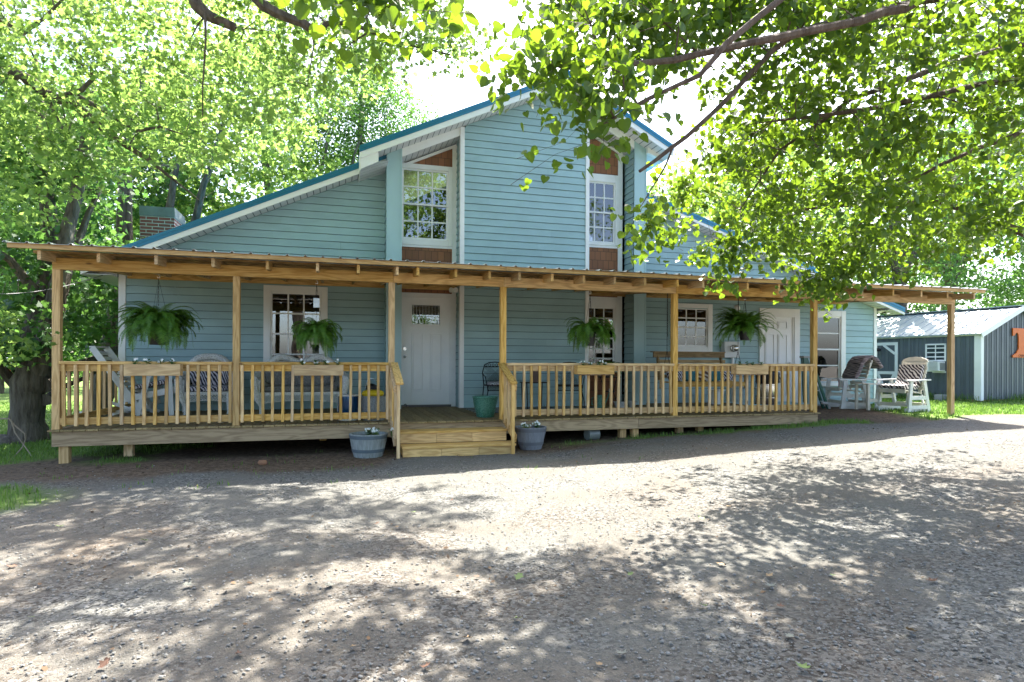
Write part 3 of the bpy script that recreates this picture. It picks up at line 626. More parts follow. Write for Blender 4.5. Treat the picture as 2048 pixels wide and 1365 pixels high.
rail(PW, YW-.02, lin(.22, YW-.2, 11), 'y', p_[0]+.04)
# steps
GS = .02
for k, (yf, zt, zb_) in enumerate(((-.31, .355, .18), (-.62, .175, GS-.03))):
    a, b_ = (.865, 2.47) if k == 0 else (.875, 2.52)
    mb = MB().box(a-.01, b_+.01, yf-.012, yf+.145, zt-.036, zt).box(a-.01, b_+.01, yf+.15, yf+.305, zt-.036, zt); mb.build('tread', M['wood_x'], porch, bevel=.003)
    mb = MB()
    for i in range(3): u0 = a+(b_-a)*i/3; u1 = a+(b_-a)*(i+1)/3; mb.box(u0+.002, u1-.002, yf+.001*i, yf+.036, zb_, zt-.038)
    mb.build('riser', M['wood_x'], porch, bevel=.002)
    MB().box(a+.01, a+.05, yf+.04, -.01, zb_, zt-.04).box(b_-.05, b_-.01, yf+.04, -.01, zb_, zt-.04).build('stringer', M['wood_y'], porch)
for xs_, sd in ((X_(793.7, -.66)-.0, 1), (X_(1022.7, -.66), -1)):
    x = xs_
    MB().box(x, x+.045, -.70, -.662, GS-.06, 1.05).build('stair_post', M['wood_z'], porch, bevel=.003)
    xi = x+.0225; MB().bar((xi+.01*sd, -.76, 1.065), (xi-.0, -.005, 1.345), .105, .036).build('handrail', M['wood_y'], porch, bevel=.003)
    hr = MB().bar((xi-.045*sd, -.662, .985), (xi-.045*sd, -.002, 1.24), .036, .1).build('stair_rail', M['wood_y'], porch, bevel=.003); MB().bar((xi-.045*sd, -.662, .245), (xi-.045*sd, -.002, .50), .036, .12).build('stair_rail', M['wood_y'], porch, bevel=.003)
    for k in range(3):
        y = -.55+k*.19; MB().box(xi-.026*sd-.019, xi-.026*sd+.019, y, y+.038, .24+(y+.66)*.385, 1.0+(y+.66)*.385).build('baluster', M['wood_z'], hr)
# ------------------------------------------------------------------ shed
gs = .36
c0 = CAM+ray(1960, 804)*((gs-CAM.z)/ray(1960, 804).z); c0 = Vector((c0.x, c0.y, gs))
d1 = CF+CR*((497-1024)/FPX); d1.z = 0; d1.normalize(); d2 = Vector((d1.y, -d1.x, 0))
ze = c0.z+0; pe = CAM+ray(1960, 667)*((c0-CAM).dot(CF)); EH = pe.z
apex = on_plane(2039.5, 616.5, c0, d1); hw = (apex-c0).dot(d2); AZ = apex.z; LEN = 9.5
shed = empty('metal_shed', c0, 'grey ribbed metal shed with a silver roof beyond the right porch end', 'shed')
MS = Matrix(((d2.x, d1.x, 0, c0.x), (d2.y, d1.y, 0, c0.y), (0, 0, 1, 0), (0, 0, 0, 1)))    # local x along gable, y along side
def sh(mb): return mb.xf(MS)
M['shed_wall'] = pmat('grey_ribbed_metal', (.12, .14, .155), .45, .1, 2, metal=.2); M['shed_roof'] = pmat('silver_roof', (.42, .47, .48), .5, .08, 2, metal=.4)
mb = MB(); z0 = gs+.05
def rib_wall(mb, n, step, f):
    for i in range(n):
        u = i*step; mb.box(*f(u+step*.12, u+step*.5, .012)); mb.box(*f(u+step*.62, u+step*.70, .007)); mb.box(*f(u+step*.8, u+step*.88, .007))
mb.box(0, .02, 0, LEN, z0, EH); mb.box(2*hw-.02, 2*hw, 0, LEN, z0, EH); mb.prism([(0, z0), (2*hw, z0), (2*hw, EH), (hw, AZ-.03), (0, EH)], 0, .02); mb.prism([(0, z0), (2*hw, z0), (2*hw, EH), (hw, AZ-.03), (0, EH)], LEN-.02, LEN)
rib_wall(mb, int(LEN/.23), .23, lambda a, b_, t: (-t, 0.0, a, b_, z0, EH))
for i in range(int(2*hw/.23)):
    a = i*.23+.03; top = EH+(AZ-EH)*(1-abs(a+.05-hw)/hw)-.06
    mb.box(a, a+.085, -.012, 0, z0, top); mb.box(a+.12, a+.135, -.007, 0, z0, top); mb.box(a+.165, a+.18, -.007, 0, z0, top)
sh(mb).build('wall', M['shed_wall'], shed)
mb = MB(); ov = .12; sl = (AZ-EH)/hw
for s in (0, 1):
    f = (lambda x: x) if s == 0 else (lambda x: 2*hw-x)
    A, B = (f(-ov), EH-ov*sl+.02), (f(hw), AZ+.02)
    mb.add([(A[0], -.1, A[1]), (B[0], -.1, B[1]), (B[0], LEN+.1, B[1]), (A[0], LEN+.1, A[1]), (A[0], -.1, A[1]+.03), (B[0], -.1, B[1]+.03), (B[0], LEN+.1, B[1]+.03), (A[0], LEN+.1, A[1]+.03)], [(0, 3, 2, 1), (4, 5, 6, 7), (0, 1, 5, 4), (1, 2, 6, 5), (2, 3, 7, 6), (3, 0, 4, 7)])
    for k in range(int(LEN/.3)): mb.bar((A[0], .05+k*.3, A[1]+.035), (B[0], .05+k*.3, B[1]+.035), .04, .022)
r_ = sh(mb).build('roof', M['shed_roof'], shed)
mb = MB(); mb.bar((hw, -.12, AZ+.062), (hw, LEN+.1, AZ+.062), .3, .02); sh(mb).build('ridge_cap', M['shed_roof'], r_)
mb = MB(); mb.box(-.03, .11, -.03, -.013, z0-.02, EH); mb.box(-.032, -.013, -.03, .13, z0-.02, EH); mb.box(-.03, .0, .13, LEN, EH-.06, EH+.01)
for s in (1, -1): mb.bar((hw-s*(hw+ov), -.105, EH-ov*sl+.0), (hw, -.105, AZ), .02, .14)
sh(mb).build('trim', M['white'], shed)
def sidey(px):  # local y on the long wall for a pixel column
    p = on_plane(px, 700, c0, d2); return (p-c0).dot(d1)
def sidez(px, py): return on_plane(px, py, c0, d2).z
a, b_ = sidey(1893), sidey(1852); zt, zb_ = sidez(1872, 688), sidez(1872, 723); mb = MB(); t = .04
mb.box(-.035, -.012, a, a+t, zb_, zt); mb.box(-.035, -.012, b_-t, b_, zb_, zt); mb.box(-.035, -.012, a, b_, zt-t, zt+.002); mb.box(-.036, -.012, a, b_, zb_, zb_+t)
for k in range(1, 4): zz = zb_+(zt-zb_)*k/4; mb.box(-.034, -.014, a+t, b_-t, zz-.016, zz+.016)
for k in (1,): yy = a+(b_-a)/2; mb.box(-.033, -.014, yy-.012, yy+.012, zb_+t, zt-t)
wn = sh(mb).build('window', M['white'], shed); sh(MB().box(-.02, -.013, a+t, b_-t, zb_+t, zt-t)).build('pane', M['glass'], wn)
sh(MB().box(-.0185, -.0125, a+t, b_-t, zb_+t, zt-t)).build('unlit_pane_backing', M['dark'], wn)  # sheet behind the glass, the shed's inner shade painted near-black
z2 = sidez(1872, 744); ac = MB(); ac.box(-.30, -.02, a+.02, b_-.22, z2+.02, zb_-.01); sh(ac).build('air_conditioner', M['white'], shed, bevel=.01)
g = MB()
for k in range(9): g.box(-.31, -.30, a+.06, b_-.28, z2+.05+k*.035, z2+.058+k*.035)
for k in range(8): g.box(-.26+k*.03, -.255+k*.03, a+.005, a+.018, z2+.05, zb_-.05)
sh(g).build('grille', pmat('grille_grey', (.3, .31, .32), .5), COL.objects['air_conditioner']); sh(MB().box(-.03, -.013, b_-.2, b_, z2, zb_).box(-.03, -.013, a, b_-.2, z2-.03, z2+.02)).build('panel', M['white'], shed)
a, b_ = sidey(1796.5), sidey(1750); zt = sidez(1790, 685); t = .09; mb = MB(); f = lambda *k: mb.box(-.03, -.012, *k)
f(a, a+t, z0, zt); f(b_-t, b_, z0, zt); f(a+t, b_-t, zt-t, zt); zm = sidez(1796, 746); f(a+t, b_-t, zm-.05, zm+.04)
X0_ = -.022
mb.bar((X0_, a+t, zt-.35), (X0_, a+.45, zt-t+.01), .02, .07); mb.bar((X0_-.001, a+t, zm), (X0_-.001, (a+b_)/2, z0+.1), .018, .08, up=(0, 1, 0)); mb.bar((X0_-.001, b_-t, zm), (X0_-.001, (a+b_)/2, z0+.1), .018, .08, up=(0, 1, 0))
sh(mb).build('door_trim', M['white'], shed)
lp = on_plane(1762, 700, c0, d2); mb = MB().blob((-.12, (lp-c0).dot(d1), lp.z), .1, .07, .06, 5); sh(mb).build('lamp', pmat('black_metal', (.015, .015, .017), .4, metal=.3), shed)
M['black'] = bpy.data.materials['black_metal']
# skids under it
sh(MB().box(.05, .25, .05, LEN, gs-.1, z0).box(.0, 2*hw, .05, .2, gs-.1, z0)).build('skid', M['wood_y'], shed)
bl_ = on_plane(1874, 810, c0+Vector((0, 0, 0)), d2)
blk = empty('concrete_block', (bl_.x-.2, bl_.y-.3, gzf(bl_.x, bl_.y)), 'small grey concrete block lying in the grass beside the metal shed', 'block')
b0 = blk.location; mb = MB().box(-.19, .19, -.1, .1, -.03, .17); mb.xf(Matrix.Translation(b0) @ Matrix.Rotation(.2, 4, 'Z')); mb.build('block_body', M['concrete'], blk, bevel=.01)
# letter sign on the gable
og = pmat('orange_paint', (.62, .13, .012), .5, .06, 6); sg = on_plane(2041, 715.5, c0, d1); st_ = on_plane(2041, 657.5, c0, d1); H_ = st_.z-sg.z; wl = abs((on_plane(2021.8, 690, c0, d1)-on_plane(2041, 690, c0, d1)).length)
ux = (sg-c0).dot(d2)
T = [(-1, 1), (-1, .74), (-.86, .74), (-.74, .80), (-.62, .845), (-.5, .84), (-.42, .77), (-.4, .70), (-.4, .3), (-.47, .24), (-.56, .22), (-.58, .16), (-.8, .11), (-1, .07), (-1, 0)]
T = [(x*wl, z*H_+sg.z) for x, z in T]; poly = [(ux+x, z) for x, z in T]+[(ux-x, z) for x, z in reversed(T)]
sign = empty('letter_sign', MS @ Vector((ux, -.02, sg.z)), 'orange block letter T sign with a name along its base, on the shed gable', 'sign')
mb = MB(); mb.prism(poly, -.05, -.022); sh(mb).build('letter', og, sign)
def text(s, size, Mx, mat, name, parent, ext=.002):
    c = bpy.data.curves.new(name, 'FONT'); c.body = s; c.size = size; c.align_x = 'CENTER'; c.align_y = 'CENTER'; c.extrude = ext
    o = bpy.data.objects.new(name, c); COL.objects.link(o); dg = bpy.context.evaluated_depsgraph_get(); me = bpy.data.meshes.new_from_object(o.evaluated_get(dg)); bpy.data.objects.remove(o)
    me.transform(Mx); off = wloc(parent); me.transform(Matrix.Translation(-off)); me.materials.clear(); me.materials.append(mat)
    n = bpy.data.objects.new(name, me); COL.objects.link(n); n.parent = parent; return n
text('CHANEY', H_*.115, MS @ Matrix.Translation((ux, -.052, sg.z+H_*.06)) @ Matrix.Rotation(math.radians(90), 4, 'X'), pmat('sign_ink', (.10, .03, .01), .6), 'lettering', sign)
# ------------------------------------------------------------------ porch furnishings
def place(px, py, z):                                      # point on the level z seen at this pixel
    d = ray(px, py); return CAM+d*((z-CAM.z)/d.z)
def gplace(px, py):
    z = .05
    for _ in range(4): p = place(px, py, z); z = gzf(p.x, p.y)
    return Vector((p.x, p.y, z))
def rotz(a): return Matrix.Rotation(a, 4, 'Z')
def turn(root, a): root.rotation_euler = (0, 0, a)
def speck(name, base, dark, sc=55, lo=.25, hi=.5, rough=.7):
    m, t, b, L = nodes(name); N = t.nodes.new; tc = N('ShaderNodeTexCoord'); vo = N('ShaderNodeTexVoronoi'); vo.inputs['Scale'].default_value = sc; L(tc.outputs['Object'], vo.inputs[0])
    cr = N('ShaderNodeValToRGB'); cr.color_ramp.elements[0].color = (*base, 1); cr.color_ramp.elements[1].color = (*dark, 1); cr.color_ramp.elements[0].position = lo; cr.color_ramp.elements[1].position = hi
    L(vo.outputs['Distance'], cr.inputs[0]); L(cr.outputs[0], b.inputs['Base Color']); b.inputs['Roughness'].default_value = rough
    bp = N('ShaderNodeBump'); bp.inputs['Strength'].default_value = .7; bp.inputs['Distance'].default_value = .008; bp.invert = True; L(vo.outputs['Distance'], bp.inputs['Height']); L(bp.outputs[0], b.inputs['Normal']); return m
def patfab(name, a, b_, sc=(14, 14, 6), thr=.5, c=None):    # bold two tone woven ogee pattern
    m, t, b, L = nodes(name); N = t.nodes.new; tc = N('ShaderNodeTexCoord'); mp = N('ShaderNodeMapping'); mp.inputs['Scale'].default_value = sc; L(tc.outputs['Object'], mp.inputs[0])
    wv = N('ShaderNodeTexWave'); wv.inputs['Scale'].default_value = .8; wv.inputs['Distortion'].default_value = 5; wv.inputs['Detail'].default_value = 1; wv.bands_direction = 'DIAGONAL'; L(mp.outputs[0], wv.inputs[0])
    cr = N('ShaderNodeValToRGB'); cr.color_ramp.elements[0].color = (*a, 1); cr.color_ramp.elements[1].color = (*b_, 1); cr.color_ramp.elements[0].position = thr-.12; cr.color_ramp.elements[1].position = thr+.18
    if c: e_ = cr.color_ramp.elements.new(thr); e_.color = (*c, 1)
    L(wv.outputs[0], cr.inputs[0]); L(cr.outputs[0], b.inputs['Base Color']); b.inputs['Roughness'].default_value = .9; return m
M['wicker'] = speck('white_wicker', (.84, .86, .82), (.34, .35, .33), 85, .35, .95); M['paint'] = pmat('aged_white_paint', (.66, .68, .66), .6, .12, 5)
M['zebra'] = patfab('black_white_fabric', (.015, .015, .03), (.60, .58, .62), (15, 15, 8), c=(.12, .12, .2)); M['greyfab'] = speck('grey_patterned_fabric', (.30, .30, .27), (.16, .16, .15), 40, .2, .5, .9)
M['gbrown'] = patfab('brown_cream_fabric', (.018, .014, .022), (.62, .59, .57), (9, 9, 8), c=(.16, .12, .14)); M['cream'] = pmat('cream_poly_lumber', (.62, .60, .52), .6, .12, 6)
M['iron'] = pmat('black_iron', (.012, .013, .015), .5, metal=.4); M['fern'] = leafmat('fern_leaf', (.04, .13, .015), (.13, .27, .035), (.26, .46, .05), .4); M['soil'] = pmat('dark_soil', (.03, .022, .015), .95, .4, 30)
M['plastic'] = pmat('dark_plastic_pot', (.022, .022, .024), .45); M['petal'] = pmat('white_petal', (.8, .82, .8), .6); M['flower_leaf'] = leafmat('flower_leaf', (.03, .10, .02), (.08, .20, .04), (.15, .32, .05), .35)
def fronds(mb, n, R, up0, drop, rng, lw=.058, c=(0, 0, 0), bias=None):
    c = Vector(c)
    for i in range(n):
        a = rng.uniform(0, 6.28) if bias is None or rng.random() > .45 else bias+rng.normal()*.55
        L_ = R*rng.uniform(.75, 1.45); el = 1.55-(1.55-up0)*rng.random()**1.5; d = Vector((math.cos(a), math.sin(a), 0)); side = Vector((-d.y, d.x, 0)); p = c+d*.05; m = 20; pts = [p.copy()]; e = el; cur = rng.normal()*.03
        k = rng.uniform(.6, 1.3)*drop
        for j in range(m):
            e -= k*(1.0+j*.09)/m*2.3; e = max(e, -1.5); d2_ = (d*math.cos(e)+Vector((0, 0, math.sin(e)))+side*cur*j/4).normalized(); p = p+d2_*L_/m; pts.append(p.copy())
        mb.tube(pts[::4]+[pts[-1]], .0022, 3, cap=False)
        for j in range(2, m+1):
            t = j/m; w = lw*(1.25*math.sin(math.pi*min(1, t*.85+.15))**.7)*rng.uniform(.8, 1.1)*(R/.45)**.5; tg = (pts[j]-pts[j-1]).normalized(); sd = tg.cross(Vector((0, 0, 1))); sd = sd.normalized() if sd.length > .1 else side
            for s in (-1, 1):
                for h in (0, .5):
                    q_ = pts[j-1].lerp(pts[j], h); tip = q_+sd*s*w+tg*w*.35+Vector((0, 0, -w*.25)); wd = tg*(L_/m*.26)
                    mb.add([q_-wd*.6, tip-wd*.2, tip+wd*.3, q_+wd], [(0, 1, 2, 3)])
def hang_fern(label, px, hy, pty, dia, ph, R, n, seed, up0=.3, drop=1, Y=.3, potmat='plastic', bias=None, tag_=False):
    d = at(px, pty, Y); r = np.random.default_rng(seed); root = empty('hanging_fern', (d.x, d.y, d.z-ph), label, 'fern', 'ferns hanging along the porch front')
    o = Vector((d.x, d.y, d.z)); zt = 2.62
    MB().lathe([(0, -ph), (dia*.36, -ph), (dia*.38, -ph+.01), (dia*.5, -.02), (dia*.53, -.02), (dia*.53, 0), (dia*.48, 0), (dia*.46, -.03), (0, -.03)], o, 20).build('pot', M[potmat], root, smooth=True)
    MB().lathe([(0, -.02), (dia*.46, -.025)], o, 16).build('soil', M['soil'], root)
    hk = MB(); hk.tube([(o.x, o.y, zt), (o.x, o.y, zt-.05)]+[(o.x+.018*math.sin(t), o.y, zt-.07+.02*math.cos(t)) for t in (0, .8, 1.6, 2.4, 3.1, 3.9, 4.6)], .004, 6); hk.build('hook', M['steel'], root, smooth=True)
    ch = MB(); top = zt-.09
    for k in range(3):
        a = 2.1*k+.5; ch.tube([(o.x, o.y, top-.02), (o.x+dia*.48*math.cos(a), o.y+dia*.48*math.sin(a), o.z)], .0022, 4)
    m = int((top-(o.z+.28))/.03)
    for k in range(max(m, 0)):
        z = top-k*.03; w = .006; s = (w, 0) if k % 2 else (0, w); ch.tube([(o.x-s[0], o.y-s[1], z-.017), (o.x, o.y, z), (o.x+s[0], o.y+s[1], z-.017), (o.x, o.y, z-.034), (o.x-s[0], o.y-s[1], z-.017)], .0025, 4, cap=False)
    ch.build('hanger_chain', M['iron'], root)
    if tag_: MB().box(o.x-.045, o.x+.045, o.y-.06, o.y-.056, top-.36, top-.22).build('plant_tag', pmat('plant_tag', (.6, .68, .72), .5), root, bevel=.002)
    fr = MB(); fronds(fr, n, R, up0, drop, r, c=o, bias=bias); fr.build('fronds', M['fern'], root); return root
hang_fern('large bushy hanging fern at the left end of the porch', 317, 545, 653, .30, .26, .47, 230, 1, .3, .68)
hang_fern('hanging fern with a plant tag in front of the porch window', 633, 560, 668, .22, .16, .36, 140, 2, -.1, .8, potmat='white', tag_=True)
hang_fern('drooping hanging fern in a black pot right of the middle of the porch', 1180, 583, 665, .19, .23, .42, 100, 3, .3, .95)
hang_fern('hanging fern with a grey pot near the electric meter', 1490, 600, 662, .23, .17, .50, 150, 4, .35, .5, bias=math.pi)
def blossoms(root, o, L_, seed, n=4, spread=.05, white=True, h=.07, dirx=True):
    r = np.random.default_rng(seed)
    for i in range(n):
        lf = MB(); cx = o.x+(L_*(i+.5)/n-L_/2 if dirx else r.normal()*L_/3.4)+r.normal()*.015; cy = o.y+(0 if dirx else r.normal()*L_/3.4)
        lf.tube([(cx, cy, o.z-.02), (cx, cy, o.z+h*.9)], .004, 4)
        for k in range(34):
            a = r.uniform(0, 6.28); zz = r.uniform(.1, 1)*h; c0_ = Vector((cx, cy, o.z+zz)); u = Vector((math.cos(a), math.sin(a), r.uniform(-.3, .7))).normalized(); p = c0_+u*spread*r.uniform(.15, .9); s = r.uniform(.02, .036); v = Vector((-math.sin(a), math.cos(a), .2))
            lf.add([c0_, p+u*s*.5+v*s*.35, p+u*s, p+u*s*.5-v*s*.35], [(0, 1, 2, 3)])
        if white:
            for k in range(3):
                p = Vector((cx+r.normal()*spread*.5, cy-.01+r.normal()*.02, o.z+h+r.uniform(-.02, .03))); lf.add([(cx, cy, o.z+h*.5), (cx+.003, cy, o.z+h*.5), p], [(0, 1, 2)])
                for j in range(5):
                    a = j*1.257; lf.add([p, p+Vector((math.cos(a-.5)*.012, -.006, math.sin(a-.5)*.012)), p+Vector((math.cos(a)*.019, -.004, math.sin(a)*.019)), p+Vector((math.cos(a+.5)*.012, -.006, math.sin(a+.5)*.012))], [(0, 1, 2, 3)], 1)
        lf.build('plant', [M['flower_leaf'], M['petal']], root)
def rail_box(label, x0, x1, y0, y1, seed, white=True, liner=False):
    Y = -.205; a, b_ = at(x0, y0, Y), at(x1, y1, Y); root = empty('planter_box', ((a.x+b_.x)/2, Y+.08, b_.z), label, 'planter', 'planter boxes hung on the porch railing')
    t = .018; mb = MB().box(a.x, b_.x, Y, Y+t, b_.z, a.z).box(a.x, b_.x, Y+.155-t, Y+.155, b_.z, a.z).box(a.x+.001, a.x+t, Y+t, Y+.155-t, b_.z, a.z-.001).box(b_.x-t, b_.x-.001, Y+t, Y+.155-t, b_.z, a.z-.001).box(a.x+t, b_.x-t, Y+t, Y+.155-t, b_.z+.003, b_.z+.02)
    mb.build('box', M['wood_x'], root, bevel=.002); MB().box(a.x+t, b_.x-t, Y+t, Y+.155-t, a.z-.05, a.z-.02).build('soil', M['soil'], root)
    blossoms(root, Vector(((a.x+b_.x)/2, Y+.08, a.z-.02)), b_.x-a.x-.08, seed, white=white)
    if liner:
        r = np.random.default_rng(seed); mb = MB(); n = 40
        for s in (0, .05):
            vs = []
            for i in range(n): x = a.x+.03+(b_.x-a.x-.06)*i/(n-1); k = r.uniform(.004, .024); vs += [(x, Y+.01+s, b_.z+.003), (x, Y+.006+s+r.uniform(-.01, .02), b_.z-k)]
            mb.add(vs, [(2*i, 2*i+2, 2*i+3, 2*i+1) for i in range(n-1)])
        mb.build('torn_liner', pmat('torn_liner', (.22, .16, .11), .9, .5, 30), root)
rail_box('pine planter box with white flowers on the railing below the leftmost fern', 247, 360, 729, 752, 11)
rail_box('pine planter box with white flowers on the railing in front of the wicker loveseat', 588, 687, 730.5, 751.5, 12)
rail_box('pine planter box with white flowers on the railing right of the steps', 1155, 1229, 731, 749, 13, liner=True)
rail_box('pine planter box with green sprouts on the railing in front of the porch swing', 1473, 1537, 731, 749, 14, white=False, liner=True)
# half barrels
def barrel(label, px, py, dia, h, bot, seed, col, band):
    p = gplace(px, py); p.y += bot/2*.9; p.z = gzf(p.x, p.y)-.01; root = empty('barrel_planter', p, label, 'planter', 'half barrel planters beside the steps')
    n = 22; mb = MB(); rf_ = lambda t: bot/2+(dia-bot)/2*(t**.8)
    for k in range(n):
        a0, a1 = 2*math.pi*k/n, 2*math.pi*(k+.96)/n; vs = []
        for t in (0, .25, .5, .75, 1):
            for a in (a0, a1): vs.append((p.x+rf_(t)*math.cos(a), p.y+rf_(t)*math.sin(a), p.z+h*t))
        for a in (a0, a1): vs.append((p.x+(rf_(1)-.025)*math.cos(a), p.y+(rf_(1)-.025)*math.sin(a), p.z+h))
        for a in (a0, a1): vs.append((p.x+(rf_(1)-.03)*math.cos(a), p.y+(rf_(1)-.03)*math.sin(a), p.z+h*.8))
        mb.add(vs, [(2*i, 2*i+1, 2*i+3, 2*i+2) for i in range(6)])
    mb.lathe([(rf_(0)-.004, 0.0), (rf_(.5)-.005, h*.5), (rf_(1)-.008, h*.98)], p, 24)
    mb.build('staves', col, root)
    bm = MB()
    for (t0, t1) in ((.80, .95), (.22, .36)): bm.lathe([(rf_(t0)+.004, h*t0), (rf_(t1)+.004, h*t1), (rf_(t1)-.002, h*t1)], p, 32)
    bm.build('hoop', band, root, smooth=True); MB().lathe([(0, h*.87), (dia/2-.025, h*.86)], p, 24).build('soil', M['soil'], root)
    blossoms(root, Vector((p.x, p.y, p.z+h*.88)), dia*.75, seed, n=7, dirx=False, h=.09)
barrel('grey wooden half barrel of white flowers left of the steps', 738, 916, .54, .33, .40, 21, pmat('grey_staves', (.26, .29, .28), .8, .25, 5, (6, 6, .6), .4), pmat('dark_hoop', (.10, .13, .15), .6))
barrel('grey resin barrel planter of white flowers right of the steps', 1067, 900, .50, .35, .33, 22, pmat('resin_staves', (.20, .215, .24), .6, .2, 7, (4, 4, .6), .3), pmat('resin_hoop', (.13, .14, .16), .55))
# glazed pot on the landing
p = place(974, 836, HZ); p.y += .13; gp = empty('glazed_pot', p, 'empty green glazed pot on the porch floor by the stair post', 'pot')
gl = speck('green_glaze', (.14, .33, .25), (.04, .16, .11), 70, .1, .6, .3); MB().lathe([(0, 0), (.13, 0), (.14, .01), (.17, .13), (.195, .24), (.203, .31), (.215, .33), (.21, .345), (.19, .34), (.175, .25), (.12, .05), (0, .05)], p, 32).build('pot_body', gl, gp, smooth=True)
# sandals by the door
for i, (px, py, a) in enumerate(((808, 815, .5), (815, 811, .9))):
    p = place(px, py, HZ+.005); sn = empty('sandal', p, ['brown sandal nearest the left stair rail by the front door', 'second brown sandal, closer to the front door'][i], 'sandal', 'sandals by the front door'); mb = MB(); m4 = Matrix.Translation(p) @ rotz(a)
    mb.prism([(-.12, -.03), (-.05, -.042), (.06, -.045), (.11, -.03), (.12, 0), (.11, .035), (.04, .045), (-.06, .035), (-.12, .03)], 0, .02, 'z'); mb.xf(m4); mb.build('sole', pmat('tan_leather', (.22, .17, .12), .8), sn)
    MB().tube([(.02, -.045, .01), (.03, -.03, .05), (.04, 0, .06), (.03, .03, .05), (.02, .045, .01)], .008, 5).tube([(.04, 0, .06), (.09, 0, .02)], .006, 5).xf(m4).build('strap', M['iron'], sn)
# wicker pieces (local coordinates, facing -y)
def lattice(mb, x0, x1, zb, zt, y, step=.045, t=.006):
    n = int((x1-x0)/step)
    for i in range(-3, n+4):
        for s in (-1, 1):
            xa = x0+i*step; xb = xa+s*(zt-zb(xa))*1.0
            pts = []
            for k in range(5):
                u = k/4; x = xa+(xb-xa)*u; z = zt-(zt-zb(min(max(x, x0), x1)))*u
                if x0 <= x <= x1: pts.append((x, y+(.003 if s > 0 else 0), z))
            if len(pts) > 1: mb.tube(pts, t, 4, cap=False)
def wicker(name, label, loc, ang, wd, hump, cush, cushmat, cat, group=None):
    root = empty(name, (0, 0, 0), label, cat, group); hw_ = wd/2; D = .62
    mb = MB(); mb.box(-hw_+.09, hw_-.09, -.28, .22, .34, .38); mb.build('seat', M['wicker'], root)
    # rolled arms and back rim as one continuous roll on each
    mb = MB(); tops = []
    for i in range(25):
        t = i/24; x = -hw_+.06+(wd-.12)*t; c = abs(2*t-1)
        z = (.98-.30*c**3.2) if hump == 1 else (.94+.05*math.sin(2*math.pi*t*2-math.pi/2)*(1-c**4)-.26*c**5)
        tops.append((x, .26+.05*(1-c), z))
    arms = [(-hw_+.02, -.30, .60), (-hw_+.0, -.1, .645), (-hw_+.02, .12, .66)]; path = arms+tops+[(-x, y, z) for x, y, z in reversed(arms)]
    mb.tube(path, [.05, .055, .06]+[.062]*25+[.06, .055, .05], 10); mb.build('rolled_rim', M['wicker'], root, smooth=True)
    mb = MB(); n = 24; vs = []
    for i in range(n+1):
        t = i/n; x = -hw_+.08+(wd-.16)*t; x_, y_, z_ = tops[int(t*24)]; vs += [(x, .22, .36), (x*1.0, .25, .62), (x, .27+.04*(1-abs(2*t-1)), z_-.02)]
    mb.add(vs, [(3*i+j, 3*i+3+j, 3*i+4+j, 3*i+1+j) for i in range(n) for j in (0, 1)]); bk_ = mb.build('backrest', M['wicker'], root, smooth=True); so = bk_.modifiers.new('t', 'SOLIDIFY'); so.thickness = .02
    for s in (-1, 1):
        mb = MB(); mb.prism([(-.30, .30), (.24, .34), (.24, .64), (-.08, .63), (-.28, .58), (-.32, .45)], s*(hw_-.10), s*(hw_-.02), 'x')
        mb.tube([(s*(hw_-.0), -.30, .60), (s*(hw_-.02), -.33, .45), (s*(hw_-.07), -.31, .26), (s*(hw_-.11), -.29, .16)], [.055, .06, .05, .03], 8); mb.build('arm', M['wicker'], root, smooth=True)
        for (yy, ex) in ((-.29, 0), (.2, .03)):
            MB().tube([(s*(hw_-.11), yy, .36), (s*(hw_-.11+ex*0), yy, .14), (s*(hw_-.11), yy, .03), (s*(hw_-.11), yy, 0)], [.034, .024, .02, .026], 8).build('leg', M['wicker'], root, smooth=True)
    mb = MB(); lattice(mb, -hw_+.1, hw_-.1, lambda x: .17+.07*(1-(x/hw_)**2)**1 if True else .2, .34, -.30); mb.tube([(-hw_+.1+(wd-.2)*i/12, -.3, .17+.07*(1-((-hw_+.1+(wd-.2)*i/12)/hw_)**2)) for i in range(13)], .009, 5); mb.box(-hw_+.09, hw_-.09, -.31, -.28, .33, .38); mb.build('apron', M['wicker'], root)
    root.location = loc; turn(root, ang)
    cs = []
    for nm, lb, c, r_ in cush:
        o = empty(nm, (0, 0, 0), lb, 'cushion'); MB().blob(c, *r_, 10, k=.45).build('cover', cushmat, o, smooth=True); o.location = loc; turn(o, ang)
    return root
wl1 = place(410, 829, HZ); wl1.y += .28; wl1 = Vector((wl1.x, wl1.y, HZ+.001))
wicker('wicker_chair', 'white wicker armchair with a rounded back, against the wall behind the railing', wl1, .10, .88, 1, [('seat_cushion', 'black and white patterned seat cushion in the wicker armchair', (0, -.03, .43), (.33, .27, .055)), ('back_cushion', 'black and white leaf patterned back cushion in the wicker armchair', (0, .15, .66), (.32, .07, .2))], M['zebra'], 'armchair')
wl2 = place(600, 829, HZ); wl2 = Vector((wl2.x, wl2.y+.28, HZ+.001))
wicker('wicker_loveseat', 'white wicker loveseat with a double humped back below the porch window', wl2, .05, 1.5, 2, [('seat_cushion', 'long grey patterned seat cushion on the wicker loveseat', (0, -.04, .43), (.63, .27, .06)), ('back_cushion', 'long grey patterned back cushion on the wicker loveseat', (0, .13, .68), (.60, .08, .22))], M['greyfab'], 'loveseat')
